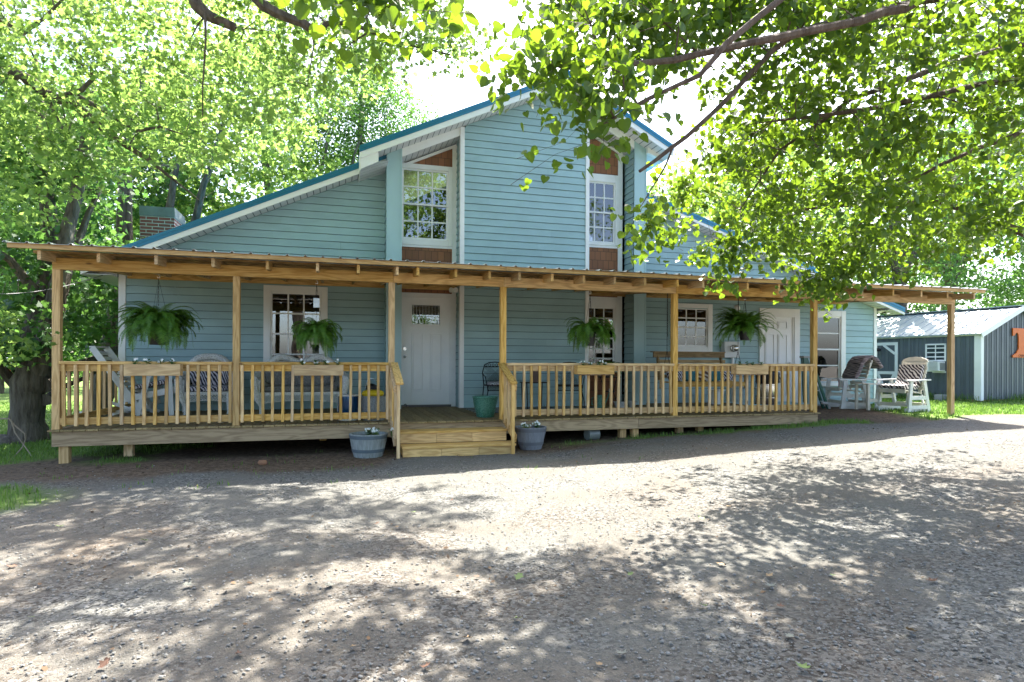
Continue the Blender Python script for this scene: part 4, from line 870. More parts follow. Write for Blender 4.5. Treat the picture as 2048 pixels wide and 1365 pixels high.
# blue drum, hammered tub, yellow bag, kettle
p = place(697, 843, HZ); p.y += .13; dr = empty('drum_stool', p, 'shiny blue drum with a white lid and base, behind the railing', 'drum')
MB().lathe([(.145, .035), (.15, .06), (.15, .36), (.148, .375)], p, 36).build('drum_body', pmat('blue_enamel', (.008, .06, .16), .12, .05, 2, metal=.3), dr, smooth=True)
MB().lathe([(0, .40), (.15, .40), (.16, .395), (.16, .38), (.148, .375)], p, 36).build('lid', M['white'], dr, smooth=True); MB().lathe([(0, 0), (.13, 0), (.15, .01), (.15, .03), (.143, .037)], p, 36).build('base', M['white'], dr, smooth=True)
p = place(748, 843, HZ); p.y += .18; tu = empty('metal_tub', p, 'hammered galvanised tub standing at the right end of the left railing', 'tub')
MB().lathe([(0, 0), (.16, 0), (.17, .03), (.195, .36), (.205, .37), (.205, .38), (.19, .375), (.165, .05), (0, .04)], p, 32).build('tub_body', speck('hammered_zinc', (.42, .45, .47), (.22, .25, .27), 60, .1, .6, .35), tu, smooth=True)
yb = empty('yellow_cushion', p+Vector((0, 0, .38)), 'bright yellow folded bag lying on top of the galvanised tub', 'bag'); MB().blob((p.x-.01, p.y-.02, p.z+.415), .17, .14, .06, 8, k=.8).build('fabric', pmat('yellow_cloth', (.70, .52, .02), .8, .2, 9), yb, smooth=True)
kt = empty('black_kettle', p+Vector((-.02, .05, .46)), 'black kettle with a looped handle on top of the yellow bag', 'kettle'); o = kt.location
MB().lathe([(0, -.01), (.09, -.01), (.10, .02), (.085, .07), (.03, .10), (0, .105)], o, 18).build('kettle_body', M['iron'], kt, smooth=True); MB().tube([(o.x+.095*math.cos(t), o.y, o.z+.05+.13*math.sin(t)) for t in [math.pi*i/10 for i in range(11)]], .007, 6).build('handle', M['steel'], kt, smooth=True)
# white slatted lounge chair at the left end (local, facing +x)
lc = empty('slatted_chair', (0, 0, 0), 'weathered white slatted lounge chair leaning back at the left end of the porch', 'chair')
mb = MB()
for s in (-1, 1): mb.bar((-.72, s*.26, 1.12), (-.02, s*.26, .10), .022, .10)
mb.bar((-.72, -.27, 1.13), (-.72, .27, 1.13), .08, .025); mb.build('back_frame', M['paint'], lc)
mb = MB()
for k in range(11): t = .06+k*.085; c = Vector((-.72, 0, 1.12)).lerp(Vector((-.02, 0, .10)), t); mb.bar(c+Vector((-.03, -.25, -.03)), c+Vector((-.03, .25, -.03)), .064, .018, up=(1, 0, .69))
mb.build('backrest', M['paint'], lc); mb = MB()
for s in (-1, 1): mb.bar((-.22, s*.29, .27), (.62, s*.29, .44), .022, .10)
for k in range(8): mb.bar((-.15+k*.1, -.28, .33+k*.0205), (-.15+k*.1, .28, .33+k*.0205), .07, .018)
mb.build('seat', M['paint'], lc)
for s in (-1, 1):
    MB().bar((.50, s*.325, 0), (.46, s*.325, .68), .022, .075, up=(1, 0, 0)).build('leg', M['paint'], lc); MB().bar((-.02, s*.325, 0), (.16, s*.325, .70), .022, .08, up=(1, 0, 0)).build('leg', M['paint'], lc)
    MB().bar((-.45, s*.30, .02), (.12, s*.30, .20), .02, .06).bar((-.42, s*.31, .22), (.1, s*.31, .02), .02, .05).build('cross_brace', M['paint'], lc)
    MB().bar((-.30, s*.34, .70), (.56, s*.34, .715), .09, .02).build('armrest', M['paint'], lc)
MB().bar((-.95, -.1, .05), (-.2, -.1, .05), .2, .03).build('foot_board', M['paint'], lc)
lp = place(283, 833, HZ); lc.location = (lp.x-.05, lp.y+.45, HZ+.001); turn(lc, -.08)
cu = empty('seat_cushion', (0, 0, 0), 'black and white cushion on the seat of the slatted lounge chair', 'cushion'); MB().blob((.22, 0, .475), .34, .25, .045, 8, k=.5).xf(Matrix.Rotation(-.19, 4, 'Y')).build('cover', M['zebra'], cu, smooth=True); cu.location = lc.location; turn(cu, -.08)
# black iron bistro set
def iron_chair(label, loc, ang):
    root = empty('iron_chair', (0, 0, 0), label, 'chair', 'black iron chairs on the porch'); w = .24
    mb = MB(); arc = [(-w+.01, .22, .45), (-w-.01, .25, .70), (-w+.03, .26, .84), (-w*.5, .265, .885), (0, .27, .895), (w*.5, .265, .885), (w-.03, .26, .84), (w+.01, .25, .70), (w-.01, .22, .45)]
    mb.tube(arc, .011, 6); mb.tube([(-w+.03, .25, .80), (w-.03, .25, .80)], .007, 5)
    for k in range(7): a = (-w+.06+k*.07, .262, .838); mb.tube([(a[0]+.024*math.cos(t), a[1], a[2]+.024*math.sin(t)) for t in [i*.9 for i in range(8)]], .007, 4)
    mb.build('back_frame', M['iron'], root); mb = MB()
    for k in range(23):
        for s in (-1, 1):
            x = -w+.0+k*.022; z0_, z1_ = .46, .80; xb = x+s*.34
            pts = [(x+(xb-x)*u, .245, z0_+(z1_-z0_)*u) for u in (0, .25, .5, .75, 1)]; pts = [p_ for p_ in pts if abs(p_[0]) < w]
            if len(pts) > 1: mb.tube(pts, .0028, 3, cap=False)
    for k in range(22):
        mb.tube([(-w+k*.022, -.2, .45), (-w+k*.022, .23, .45)], .0028, 3, cap=False); mb.tube([(-w, -.2+k*.0198, .45), (w, -.2+k*.0198, .45)], .0028, 3, cap=False)
    for k in range(20):
        x = -w+.02+k*.022; mb.tube([(x, -.2, .44), (x+.04, -.2, .36)], .0028, 3, cap=False); mb.tube([(x+.04, -.2, .44), (x, -.2, .36)], .0028, 3, cap=False)
    mb.build('mesh', M['iron'], root); mb = MB().tube([(-w, -.2, .45), (w, -.2, .45), (w, .23, .45), (-w, .23, .45), (-w, -.2, .45)], .012, 6).tube([(-w, -.2, .45), (-w, -.2, .36), (w, -.2, .36), (w, -.2, .45)], .008, 5); mb.build('seat_frame', M['iron'], root)
    for s in (-1, 1):
        MB().tube([(s*w, .24, .62), (s*(w+.03), .05, .66), (s*(w+.03), -.15, .62), (s*w, -.18, .45)], .009, 6).build('armrest', M['iron'], root)
        MB().tube([(s*(w-.01), -.19, .45), (s*(w-.02), -.17, .36), (s*(w+.03), -.24, .15), (s*(w+.03), -.25, 0)], .010, 6).build('leg', M['iron'], root); MB().tube([(s*(w-.01), .22, .45), (s*(w+.01), .28, .12), (s*(w+.01), .30, 0)], .010, 6).build('leg', M['iron'], root)
    root.location = loc; turn(root, ang); return root
c1 = iron_chair('black wrought iron chair with floral cushion, behind the green pot', (2.93, 2.0, HZ+.012), -.05); iron_chair('black wrought iron mesh chair right of the small iron table', (4.30, 1.75, HZ+.012), -.35)
cu = empty('seat_cushion', (2.93, 2.0, HZ+.46), 'black and white floral cushion on the iron chair behind the green pot', 'cushion'); MB().blob((2.93, 1.99, HZ+.50), .22, .2, .04, 8, k=.6).build('cover', patfab('floral', (.03, .03, .05), (.7, .7, .72), (26, 26, 26)), cu, smooth=True)
tb2 = empty('iron_table', (3.62, 1.85, HZ+.01), 'small square black iron side table between the two iron chairs', 'table'); o = tb2.location
MB().box(o.x-.24, o.x+.24, o.y-.2, o.y+.2, o.z+.50, o.z+.52).build('table_top', M['iron'], tb2)
for sx in (-1, 1):
    for sy in (-1, 1): MB().tube([(o.x+sx*.21, o.y+sy*.17, o.z+.5), (o.x+sx*.19, o.y+sy*.16, o.z)], .011, 6).build('leg', M['iron'], tb2)
pt = empty('clay_pot', (o.x+.02, o.y, o.z+.521), 'tall brown pot of sprouts on the small iron table', 'pot'); MB().lathe([(0, 0), (.085, 0), (.115, .22), (.12, .24), (.105, .24), (.1, .2), (0, .2)], pt.location, 20).build('pot_body', pmat('brown_clay', (.13, .085, .065), .6, .15, 9), pt, smooth=True)
blossoms(pt, pt.location+Vector((0, 0, .2)), .12, 31, n=4, dirx=False, white=False)
rg_ = empty('porch_rug', (3.7, 1.75, HZ+.004), 'dark patterned rug under the black iron table and chairs', 'rug'); MB().box(2.35, 5.0, 1.2, 2.35, HZ+.003, HZ+.010).build('pile', patfab('dark_rug', (.04, .05, .05), (.35, .38, .34), (3, 3, 3)), rg_)
# plant stand with fern, watering can, two pots in the right recess
ps = empty('plant_stand', (5.42, 2.35, HZ+.001), 'thin black wire plant stand in front of the right hand recess', 'stand'); o = ps.location
MB().lathe([(0, .60), (.24, .60), (.24, .615), (0, .615)], o, 20).build('stand_top', M['iron'], ps)
for k in range(3): a = 2.1*k+.3; MB().tube([(o.x+.2*math.cos(a), o.y+.2*math.sin(a), o.z+.6), (o.x+.1*math.cos(a), o.y+.1*math.sin(a), o.z+.3), (o.x+.24*math.cos(a), o.y+.24*math.sin(a), o.z)], .009, 6).build('leg', M['iron'], ps)
MB().lathe([(.11, .3), (.12, .3), (.12, .31), (.11, .31)], o, 20).build('ring', M['iron'], ps)
pf = empty('potted_fern', o+Vector((0, 0, .616)), 'dark potted fern on the wire plant stand below the right recess window', 'fern'); q_ = pf.location
MB().lathe([(0, 0), (.09, 0), (.12, .17), (.13, .18), (.11, .18), (0, .16)], q_, 18).build('pot', pmat('brown_pot', (.06, .035, .02), .6), pf, smooth=True); mb = MB(); fronds(mb, 46, .30, .3, .7, np.random.default_rng(66), lw=.045, c=q_+Vector((0, 0, .17))); mb.build('fronds', M['fern'], pf)
wc = empty('watering_can', (5.02, 1.95, HZ+.001), 'green watering can with a white rose beside the plant stand', 'watering can'); o = wc.location
MB().lathe([(0, 0), (.11, 0), (.115, .02), (.10, .22), (.085, .26), (.07, .26)], o, 20).build('can_body', gl, wc, smooth=True); MB().tube([(o.x+.09, o.y, o.z+.05), (o.x+.17, o.y, o.z+.2), (o.x+.22, o.y, o.z+.33)], [.02, .015, .012], 8).build('spout', gl, wc, smooth=True)
MB().tube([(o.x+.215, o.y, o.z+.31), (o.x+.24, o.y, o.z+.37)], [.014, .036], 10).build('rose', M['white'], wc); MB().tube([(o.x-.08, o.y, o.z+.22), (o.x-.17, o.y, o.z+.2), (o.x-.17, o.y, o.z+.08), (o.x-.1, o.y, o.z+.05)], .01, 6).build('handle', gl, wc)
for i, (x, y, r_, h_) in enumerate(((5.36, 1.75, .115, .12), (5.72, 1.95, .095, .12))):
    o = empty('white_bowl_pot', (x, y, HZ+.001), ['wide low grey planter pot under the plant stand', 'small pale planter pot right of the plant stand'][i], 'pot', 'low pots by the plant stand'); MB().lathe([(0, 0), (r_*.7, 0), (r_, h_), (r_*1.08, h_), (r_*1.08, h_+.012), (r_*.9, h_), (r_*.6, .02)], o.location, 20).build('pot_body', pmat('pale_pot', (.45, .46, .45), .6, .1, 5), o, smooth=True)
# porch swing
sw = empty('porch_swing', (6.95, 1.3, .95), 'wooden porch swing hanging on chains in front of the small right hand window', 'swing'); sx0, sx1, sy = 6.15, 7.80, 1.35; sz = .98
mb = MB()
for k in range(5): mb.box(sx0+.02, sx1-.02, sy-.24+k*.1, sy-.155+k*.1, sz, sz+.02)
mb.box(sx0, sx1, sy-.27, sy-.235, sz-.07, sz+.012); mb.build('seat', M['wood_x'], sw)
mb = MB(); mb.box(sx0-.1, sx1-.12, sy+.30, sy+.34, sz+.50, sz+.60); mb.bar((sx0+.0, sy+.26, sz+.05), (sx0+.0, sy+.33, sz+.56), .07, .03, up=(1, 0, 0)).bar((sx1-.2, sy+.26, sz+.05), (sx1-.2, sy+.33, sz+.56), .07, .03, up=(1, 0, 0))
for k in range(4): mb.box(sx0+.0, sx1-.1, sy+.265+k*.015, sy+.285+k*.015, sz+.09+k*.1, sz+.155+k*.1)
mb.box(sx0-.1, sx1-.12, sy+.27, sy+.45, sz+.601, sz+.62); mb.build('backrest', M['rim'], sw)
for x in (sx0+.0, sx1-.04):
    MB().box(x, x+.04, sy-.28, sy+.3, sz+.22, sz+.245).box(x, x+.04, sy-.26, sy-.22, sz-.1, sz+.22).box(x+.002, x+.038, sy+.22, sy+.26, sz-.12, sz+.22).build('armrest', M['wood_y'], sw)
def chain(mb, a, b_, step=.036, w=.009, r=.0035):
    a, b_ = Vector(a), Vector(b_); n = int((b_-a).length/step); d = (b_-a)/n; u = d.cross(Vector((1, .3, 0))).normalized(); v = d.cross(u).normalized()
    for k in range(n): c = a+d*k; s = (u if k % 2 else v)*w; mb.tube([c, c+d*.5+s, c+d*1.15, c+d*.5-s, c], r, 4, cap=False)
for x in (sx0+.02, sx1-.02):
    mb = MB(); chain(mb, (x, sy-.24, sz+.0), (x, sy, sz+.62)); chain(mb, (x, sy+.24, sz+.0), (x, sy, sz+.62)); chain(mb, (x, sy, sz+.62), (x, sy, 2.72)); chain(mb, (x+.03, sy+.03, sz+.9), (x+.03, sy+.03, 2.72)); mb.build('chain', M['iron'], sw)
for i, (x, m_, nm) in enumerate(((6.42, M['zebra'], 'black and white pillow at the left end of the porch swing'), (6.75, 0, 'teal pillow leaning left of centre on the porch swing'), (7.02, 1, 'brown striped pillow in the middle of the porch swing'), (7.28, 0, 'teal pillow leaning right of centre on the porch swing'), (7.58, M['zebra'], 'black and white pillow at the right end of the porch swing'))):
    if m_ == 0: m_ = pmat('teal_cloth', (.02, .14, .17), .8, .3, 12)
    if m_ == 1: m_ = patfab('brown_stripe', (.10, .05, .03), (.5, .45, .36), (3, 3, 9))
    o = empty('pillow', (x, sy+.12, sz+.02), nm, 'pillow'); MB().blob((0, 0, 0), .18, .055, .17, 8, k=.55).xf(Matrix.Translation((x, sy+.13, sz+.19)) @ Matrix.Rotation(-.3, 4, 'X')).build('cover', m_, o, smooth=True)
# white fluted bin, metal can with cooker
p = at(1433, 770, 2.45); o = empty('fluted_bin', (p.x, 2.45, HZ+.001), 'white fluted bin standing against the wall under the electric meter', 'bin'); q_ = o.location; mb = MB(); n = 36
prof = [(.115, 0), (.12, .01), (.155, .28), (.18, .31), (.18, .325), (.15, .31)]; mb.lathe(prof, q_, n)
mb.v = [(q_.x+(v[0]-q_.x)*(1+.05*((i % n) % 2)), q_.y+(v[1]-q_.y)*(1+.05*((i % n) % 2)), v[2]) for i, v in enumerate(mb.v)]; mb.build('bin_body', M['white'], o)
p = at(1531, 770, 2.2); o = empty('metal_can', (p.x, 2.2, HZ+.001), 'shiny galvanised can standing in front of the white side door', 'can'); q_ = o.location
mb = MB().lathe([(0, 0), (.235, 0), (.24, .01), (.235, .42), (.245, .43), (.245, .45), (.20, .46), (0, .465)], q_, 40); mb.lathe([(.238, .14), (.246, .145), (.246, .155), (.238, .16)], q_, 40); mb.build('can_body', pmat('bright_zinc', (.7, .72, .74), .18, .05, 3, metal=1), o, smooth=True)
for s in (-1, 1): MB().tube([(q_.x+s*.235, q_.y-.05, q_.z+.36), (q_.x+s*.28, q_.y-.05, q_.z+.35), (q_.x+s*.28, q_.y+.05, q_.z+.35), (q_.x+s*.235, q_.y+.05, q_.z+.36)], .008, 6).build('handle', M['steel'], o)
k = empty('black_cooker', (q_.x+.05, q_.y, q_.z+.466), 'black lidded cooker resting on the shiny galvanised can', 'cooker'); q_ = k.location
MB().lathe([(0, 0), (.24, 0), (.25, .02), (.25, .18), (.26, .19), (.25, .24), (.15, .29), (0, .30)], q_, 30).build('cooker_body', M['iron'], k, smooth=True); MB().tube([(q_.x+.24, q_.y-.02, q_.z+.02), (q_.x+.34, q_.y-.02, q_.z+.02), (q_.x+.33, q_.y-.02, q_.z+.09), (q_.x+.29, q_.y-.02, q_.z+.15)], .012, 6).build('handle', M['iron'], k)
# green step ladder past the end of the deck
ladc = pmat('green_fibreglass', (.01, .09, .06), .4); lx, ly = X_(1626, 2.3, 740), 2.3; lz = gzf(8.9, 2.3); tz = Z_(1612, 714, 2.3); ld_ = empty('step_ladder', (lx, ly, lz), 'green fibreglass step ladder standing folded against the wall past the deck end', 'ladder')
la, lb = X_(1612, 2.3, 740), X_(1655, 2.3, 810)
MB().box(la-.1, la+.14, ly-.05, ly+.1, tz-.03, tz+.02).build('ladder_cap', M['concrete'], ld_, bevel=.006)
for (xt, xb, yy) in ((la-.06, la-.02, ly-.03), (la-.03, la+.03, ly+.07)): MB().bar((xt, yy, tz-.02), (xb, yy, HZ+.01), .03, .075, up=(1, 0, 0)).build('rail', ladc, ld_)
for yy in (ly-.05, ly+.09): MB().bar((la+.09, yy, tz-.03), (lb, yy, lz+.01), .028, .06, up=(1, 0, 0)).build('rail', ladc, ld_)
for k in range(4): t = .2+.2*k; c = Vector((la+.09, 0, tz-.03)).lerp(Vector((lb, 0, lz)), t); MB().box(c.x-.04, c.x+.03, ly-.04, ly+.08, c.z-.012, c.z+.012).build('rung', M['steel'], ld_)
MB().tube([(lb-.22, ly-.07, lz+.22), (lb-.08, ly-.07, lz+.21), (lb-.02, ly-.07, lz+.12), (lb+.02, ly-.07, lz+.02)], [.03, .035, .03, .02], 6).build('foot_bracket', M['concrete'], ld_)
# gliders at the right end (local, facing -y)
def glider(label, loc, ang):
    root = empty('glider_chair', (0, 0, 0), label, 'glider chair', 'cream glider chairs under the right end of the porch roof'); cm_ = M['cream']; wp = M['paint']
    mb = MB()
    for k in range(6): mb.bar((-.29, -.24+k*.09, .455-k*.012), (.29, -.24+k*.09, .455-k*.012), .078, .024)
    mb.bar((-.31, -.3, .44), (.31, -.3, .44), .025, .08); mb.build('seat', cm_, root); mb = MB()
    for k in range(8):
        z = .50+k*.086; y = .25+k*.028; w = .31-(.0 if k < 6 else (.03 if k == 6 else .11)); 
        if k < 7: mb.bar((-w, y, z), (w, y, z), .02, .075)
        else: mb.prism([(-.30, z-.038), (.30, z-.038), (.25, z+.02), (.14, z+.06), (0, z+.072), (-.14, z+.06), (-.25, z+.02)], y-.01, y+.012)
    for s in (-1, 1): mb.bar((s*.24, .25, .42), (s*.24, .47, 1.12), .06, .025, up=(0, 1, 0))
    mb.build('backrest', cm_, root)
    for s in (-1, 1):
        MB().bar((s*.37, -.36, .665), (s*.37, .34, .68), .11, .026).build('armrest', wp, root)
        MB().bar((s*.37, -.27, .0), (s*.37, -.20, .65), .035, .085, up=(0, 1, 0)).build('leg', wp, root); MB().bar((s*.37, .34, .0), (s*.37, .20, .66), .035, .085, up=(0, 1, 0)).build('leg', wp, root)
        MB().bar((s*.37, -.24, .30), (s*.37, .28, .30), .03, .08).bar((s*.37, -.26, .10), (s*.37, .31, .10), .03, .08).build('side_rail', wp, root)
        MB().bar((s*.32, -.30, .04), (s*.32, .40, .04), .05, .08).build('base_runner', wp, root); MB().bar((s*.31, -.2, .40), (s*.31, -.26, .14), .03, .05, up=(0, 1, 0)).bar((s*.31, .2, .36), (s*.31, .26, .14), .03, .05, up=(0, 1, 0)).build('swing_arm', wp, root)
    for yy in (-.25, .27): MB().bar((-.35, yy, .15), (.35, yy, .15), .03, .07).build('stretcher', cm_, root)
    root.location = loc; turn(root, ang); return root
gb = Vector((11.75, 1.15, gzf(11.75, 1.15)+.0)); ga = Vector((11.45, 2.35, gzf(11.45, 2.35)+.0)); AB, AA = math.radians(-84), math.radians(-106)
glider('cream glider chair nearest the corner post with a patterned cushion', gb, AB); glider('cream glider chair by the curtained window with a cushion draped over its back', ga, AA)
def drape(name, label, pts, hw_, th, loc, ang, mat):
    o = empty(name, (0, 0, 0), label, 'cushion'); mb = MB(); n = len(pts); vs = []
    P3 = [Vector((0, y, z)) for y, z in pts]
    for i, p_ in enumerate(P3):
        t = (P3[min(i+1, n-1)]-P3[max(i-1, 0)]).normalized(); nn = Vector((0, -t.z, t.y)); tk = th*(.55+.45*abs(math.sin(i*1.3)))
        for x in (-hw_, -hw_*.94, -hw_*.5, 0, hw_*.5, hw_*.94, hw_): f = .35 if abs(x) == hw_ else 1; vs.append((x, *(p_+nn*tk*f).yz)); 
        for x in (hw_, hw_*.94, hw_*.5, 0, -hw_*.5, -hw_*.94, -hw_): f = .35 if abs(x) == hw_ else 1; vs.append((x, *(p_-nn*tk*f).yz))
    fs = [(i*14+k, i*14+(k+1) % 14, (i+1)*14+(k+1) % 14, (i+1)*14+k) for i in range(n-1) for k in range(14)]+[tuple(range(13, -1, -1)), tuple((n-1)*14+k for k in range(14))]
    mb.add(vs, fs); mb.build('cover', mat, o, smooth=True); o.location = loc; turn(o, ang)
drape('chair_cushion', 'dark and cream patterned cushion slumped on the nearer glider chair', [(-.30, .53), (-.15, .53), (0, .515), (.12, .51), (.19, .56), (.25, .68), (.30, .82), (.34, .95), (.34, 1.0)], .27, .05, gb, AB, M['gbrown'])
drape('chair_cushion', 'dark striped cushion folded over the back of the farther glider chair', [(.08, .70), (.13, .78), (.19, .92), (.24, 1.05), (.34, 1.16), (.46, 1.20), (.56, 1.13), (.64, 1.02), (.68, .94)], .30, .05, ga, AA, patfab('dark_stripe', (.02, .018, .022), (.34, .28, .28), (2, 2, 26)))
tp = Vector((11.35, 1.62, 0)); tp.z = gzf(tp.x, tp.y); gt = empty('side_table', tp, 'small cream slatted side table between the two glider chairs', 'table'); mb = MB()
for k in range(4): mb.box(tp.x-.2+k*.102, tp.x-.105+k*.102, tp.y-.2, tp.y+.2, tp.z+.56, tp.z+.585)
mb.build('table_top', M['cream'], gt)
for sx in (-1, 1):
    for sy in (-1, 1): MB().box(tp.x+sx*.16-.03, tp.x+sx*.16+.03, tp.y+sy*.16-.02, tp.y+sy*.16+.02, tp.z, tp.z+.56).build('leg', M['cream'], gt)
MB().box(tp.x-.16, tp.x+.16, tp.y-.17, tp.y-.15, tp.z+.18, tp.z+.25).build('stretcher', M['cream'], gt)
cr_ = empty('small_carton', ga+Vector((-.12, -.05, .48)), 'small printed carton standing on the seat of the farther glider chair', 'carton'); o = cr_.location
MB().box(o.x-.08, o.x+.08, o.y-.06, o.y+.06, o.z, o.z+.2).box(o.x-.03, o.x+.05, o.y-.064, o.y-.061, o.z+.03, o.z+.17).build('carton_body', patfab('carton_print', (.25, .03, .04), (.75, .75, .72), (5, 5, 1)), cr_)
jr = empty('plastic_pot', gplace(1187, 881), 'grey clear plastic pot lying on its side under the deck edge', 'pot'); o = jr.location
MB().lathe([(0, 0), (.085, 0), (.11, .2), (.115, .2), (.10, .19), (.08, .01)], (0, 0, 0), 20).xf(Matrix.Translation(o+Vector((-.1, .05, .09))) @ rotz(.3) @ Matrix.Rotation(math.radians(88), 4, 'Y')).build('pot_body', pmat('clear_grey_plastic', (.16, .18, .17), .25), jr, smooth=True)
rk = empty('broken_brick', gplace(525, 930), 'piece of orange brick lying in the dirt in front of the left deck', 'brick'); o = rk.location
MB().blob((o.x, o.y, o.z+.03), .06, .04, .035, 4, k=.7).build('brick_body', pmat('orange_brick', (.26, .13, .07), .9, .2, 20), rk)
# cable, bare branch, red barn far away
cb_ = empty('power_cable', W(-60, 586, 9), 'grey power cable running from the left edge to the house eave', 'cable'); a, b_ = W(-80, 588, 8.6), at(258, 541, 2.75); b_ = Vector((-3.9, 2.75, 2.84))
MB().tube([a.lerp(b_, t)+Vector((0, 0, -.12*math.sin(math.pi*t))) for t in [i/14 for i in range(15)]], .006, 5).build('wire', pmat('grey_cable', (.18, .18, .19), .5), cb_)
br_ = empty('bare_branch', W(50, 895, 9.0), 'thin bare branch drooping in front of the old maple trunk', 'branch')
MB().tube([W(-20, 838, 9), W(18, 838, 9.05), W(30, 852, 9.05), W(50, 868, 9.05), W(51, 880, 9.05), W(45, 895, 9), W(30, 912, 8.9), W(8, 928, 8.6)], [.012, .012, .011, .010, .010, .009, .008, .005], 5).tube([W(22, 840, 9.05), W(30, 866, 9), W(46, 888, 9), W(58, 905, 8.9), W(66, 918, 8.7)], [.009, .009, .008, .006, .003], 5).build('stem', pmat('pale_twig', (.28, .22, .17), .8), br_)
bb = W(-14, 760, 46); bb.z = 0; bn = empty('red_barn', bb, 'distant small red barn at the far left beyond the lawn', 'barn'); MB().prism([(bb.x-3, 0), (bb.x+1.9, 0), (bb.x+1.9, .75), (bb.x-.5, 1.6), (bb.x-3, .75)], bb.y, bb.y+5).build('wall', pmat('red_boards', (.35, .04, .02), .7), bn)
MB().bar((bb.x-3.2, bb.y+2.5, .7), (bb.x-.5, bb.y+2.5, 1.66), 5.4, .08, up=(0, 0, 1)).bar((bb.x-.5, bb.y+2.5, 1.66), (bb.x+2.1, bb.y+2.5, .7), 5.4, .08, up=(0, 0, 1)).build('roof', M['galv'], bn)
# ------------------------------------------------------------------ trees
def norm(a): return a/np.maximum(np.linalg.norm(a, axis=-1, keepdims=True), 1e-9)
def tmpl(kind):
    if kind == 'maple':
        p = [(0, 0), (.16, -.05), (.30, .10), (.22, .20), (.52, .34), (.34, .46), (.20, .56), (.26, .72), (.12, .70), (0, 1.0)]
        v = p+[(-x, y) for x, y in reversed(p[1:-1])]; vs = [(x, y, -.35*abs(x)) for x, y in v]; return np.array(vs), [list(range(len(vs)))]
    if kind == 'heart':
        r = [(0, .05), (.18, -.06), (.42, .04), (.52, .30), (.42, .62), (.20, .88), (0, 1.05)]
        vs = [(x, y, .28*x-.12*y*y) for x, y in r]+[(-x, y, .28*x-.12*y*y) for x, y in r[1:-1]]
        return np.array(vs), [[0, 1, 2, 3, 4, 5, 6], [6, 11, 10, 9, 8, 7, 0]]
    v = [(0, 0, 0), (.28, .35, .05), (.22, .7, 0), (0, 1, -.05), (-.22, .7, 0), (-.28, .35, .05)]; return np.array(v), [[0, 1, 2, 3, 4, 5]]
TM = {k: tmpl(k) for k in ('maple', 'heart', 'oval')}
def leaves(name, pos, size, kind, mat, parent, up=.8, droop=.3, rng=RNG):
    V, Fs = TM[kind]; N = len(pos); k = len(V)
    n = norm(rng.normal(size=(N, 3))+np.array([0, 0, up])); t = rng.normal(size=(N, 3))+np.array([0, 0, -droop*2.2])
    t = norm(t-n*(t*n).sum(1, keepdims=True)); s = np.cross(t, n)
    P_ = pos[:, None, :]+size[:, None, None]*(V[None, :, 0:1]*s[:, None]+V[None, :, 1:2]*t[:, None]+V[None, :, 2:3]*n[:, None])
    fl = np.concatenate([np.array(f) for f in Fs]); ln = [len(f) for f in Fs]
    faces = (fl[None]+np.arange(N)[:, None]*k).ravel(); tot = sum(ln); st = np.cumsum([0]+ln[:-1]); starts = (st[None]+np.arange(N)[:, None]*tot).ravel()
    off = np.array(wloc(parent)) if parent else 0
    me = npmesh(name, P_.reshape(-1, 3)-off, faces, starts, [mat]); o = bpy.data.objects.new(name, me); COL.objects.link(o)
    if parent: o.parent = parent
    return o
def inpoly(x, y, poly):
    c = False; j = len(poly)-1
    for i in range(len(poly)):
        xi, yi = poly[i]; xj, yj = poly[j]
        if (yi > y) != (yj > y) and x < (xj-xi)*(y-yi)/(yj-yi)+xi: c = not c
        j = i
    return c
def sample(poly, n, dep, rng):                             # cluster centres through a volume whose outline was measured in the photo
    xs = [p[0] for p in poly]; ys = [p[1] for p in poly]; out = []
    while len(out) < n:
        x = rng.uniform(min(xs), max(xs)); y = rng.uniform(min(ys), max(ys))
        if inpoly(x, y, poly): d = dep(x, y) if callable(dep) else rng.uniform(*dep); out.append(tuple(W(x, y, d)))
    return out
def projxy(p):
    d = Vector(p)-CAM; w = d.dot(CF); return (1024+FPX*d.dot(CR)/max(w, .01), HOR-FPX*d.z/max(w, .01), w)
def shade_for(poly, n, hr, rng, allow=None, mult=1, thr=0, s=1.0, jit=.12):               # unseen boughs added high overhead, up-sun of the ground they shade
    out = []; xs = [p[0] for p in poly]; ys = [p[1] for p in poly]
    while len(out) < n:
        x, y = rng.uniform(min(xs), max(xs)), rng.uniform(min(ys), max(ys))
        if not inpoly(x, y, poly): continue
        g = CAM+ray(x, y)*((.05-CAM.z)/ray(x, y).z); h = rng.uniform(*hr)
        if float(vnoise(g.x+20, g.y+20, .95, 61)*.65+vnoise(g.x+20, g.y+20, 2.1, 62)*.35) < thr: continue
        for _ in range(14):
            p = g+SUN*(h/SUN.z); q = projxy(p)
            if q[1] < -45 or q[2] < .5 or (allow and inpoly(q[0], q[1], allow)): out.append((*p, s)); out.extend((*(p+Vector(rng.normal(size=3)*jit)), s) for _k in range(mult-1)); break
            h += .35
            if h > hr[1]+2.8: break
    return out
def ell(c, r, n, rng):
    u = norm(rng.normal(size=(n, 3)))*(rng.random((n, 1))**.45); return [tuple(p) for p in np.array(c)+u*np.array(r)]
def bark(name, c1, c2): return pmat(name, c1, .9, scale=11, stretch=(1, 1, .2), bump=1.0, bscale=13, col2=c2, spec=.2, bdist=.06)
M['bark'] = bark('grey_bark', (.045, .036, .027), (.17, .145, .115)); M['bark2'] = bark('brown_bark', (.06, .042, .032), (.16, .12, .095))
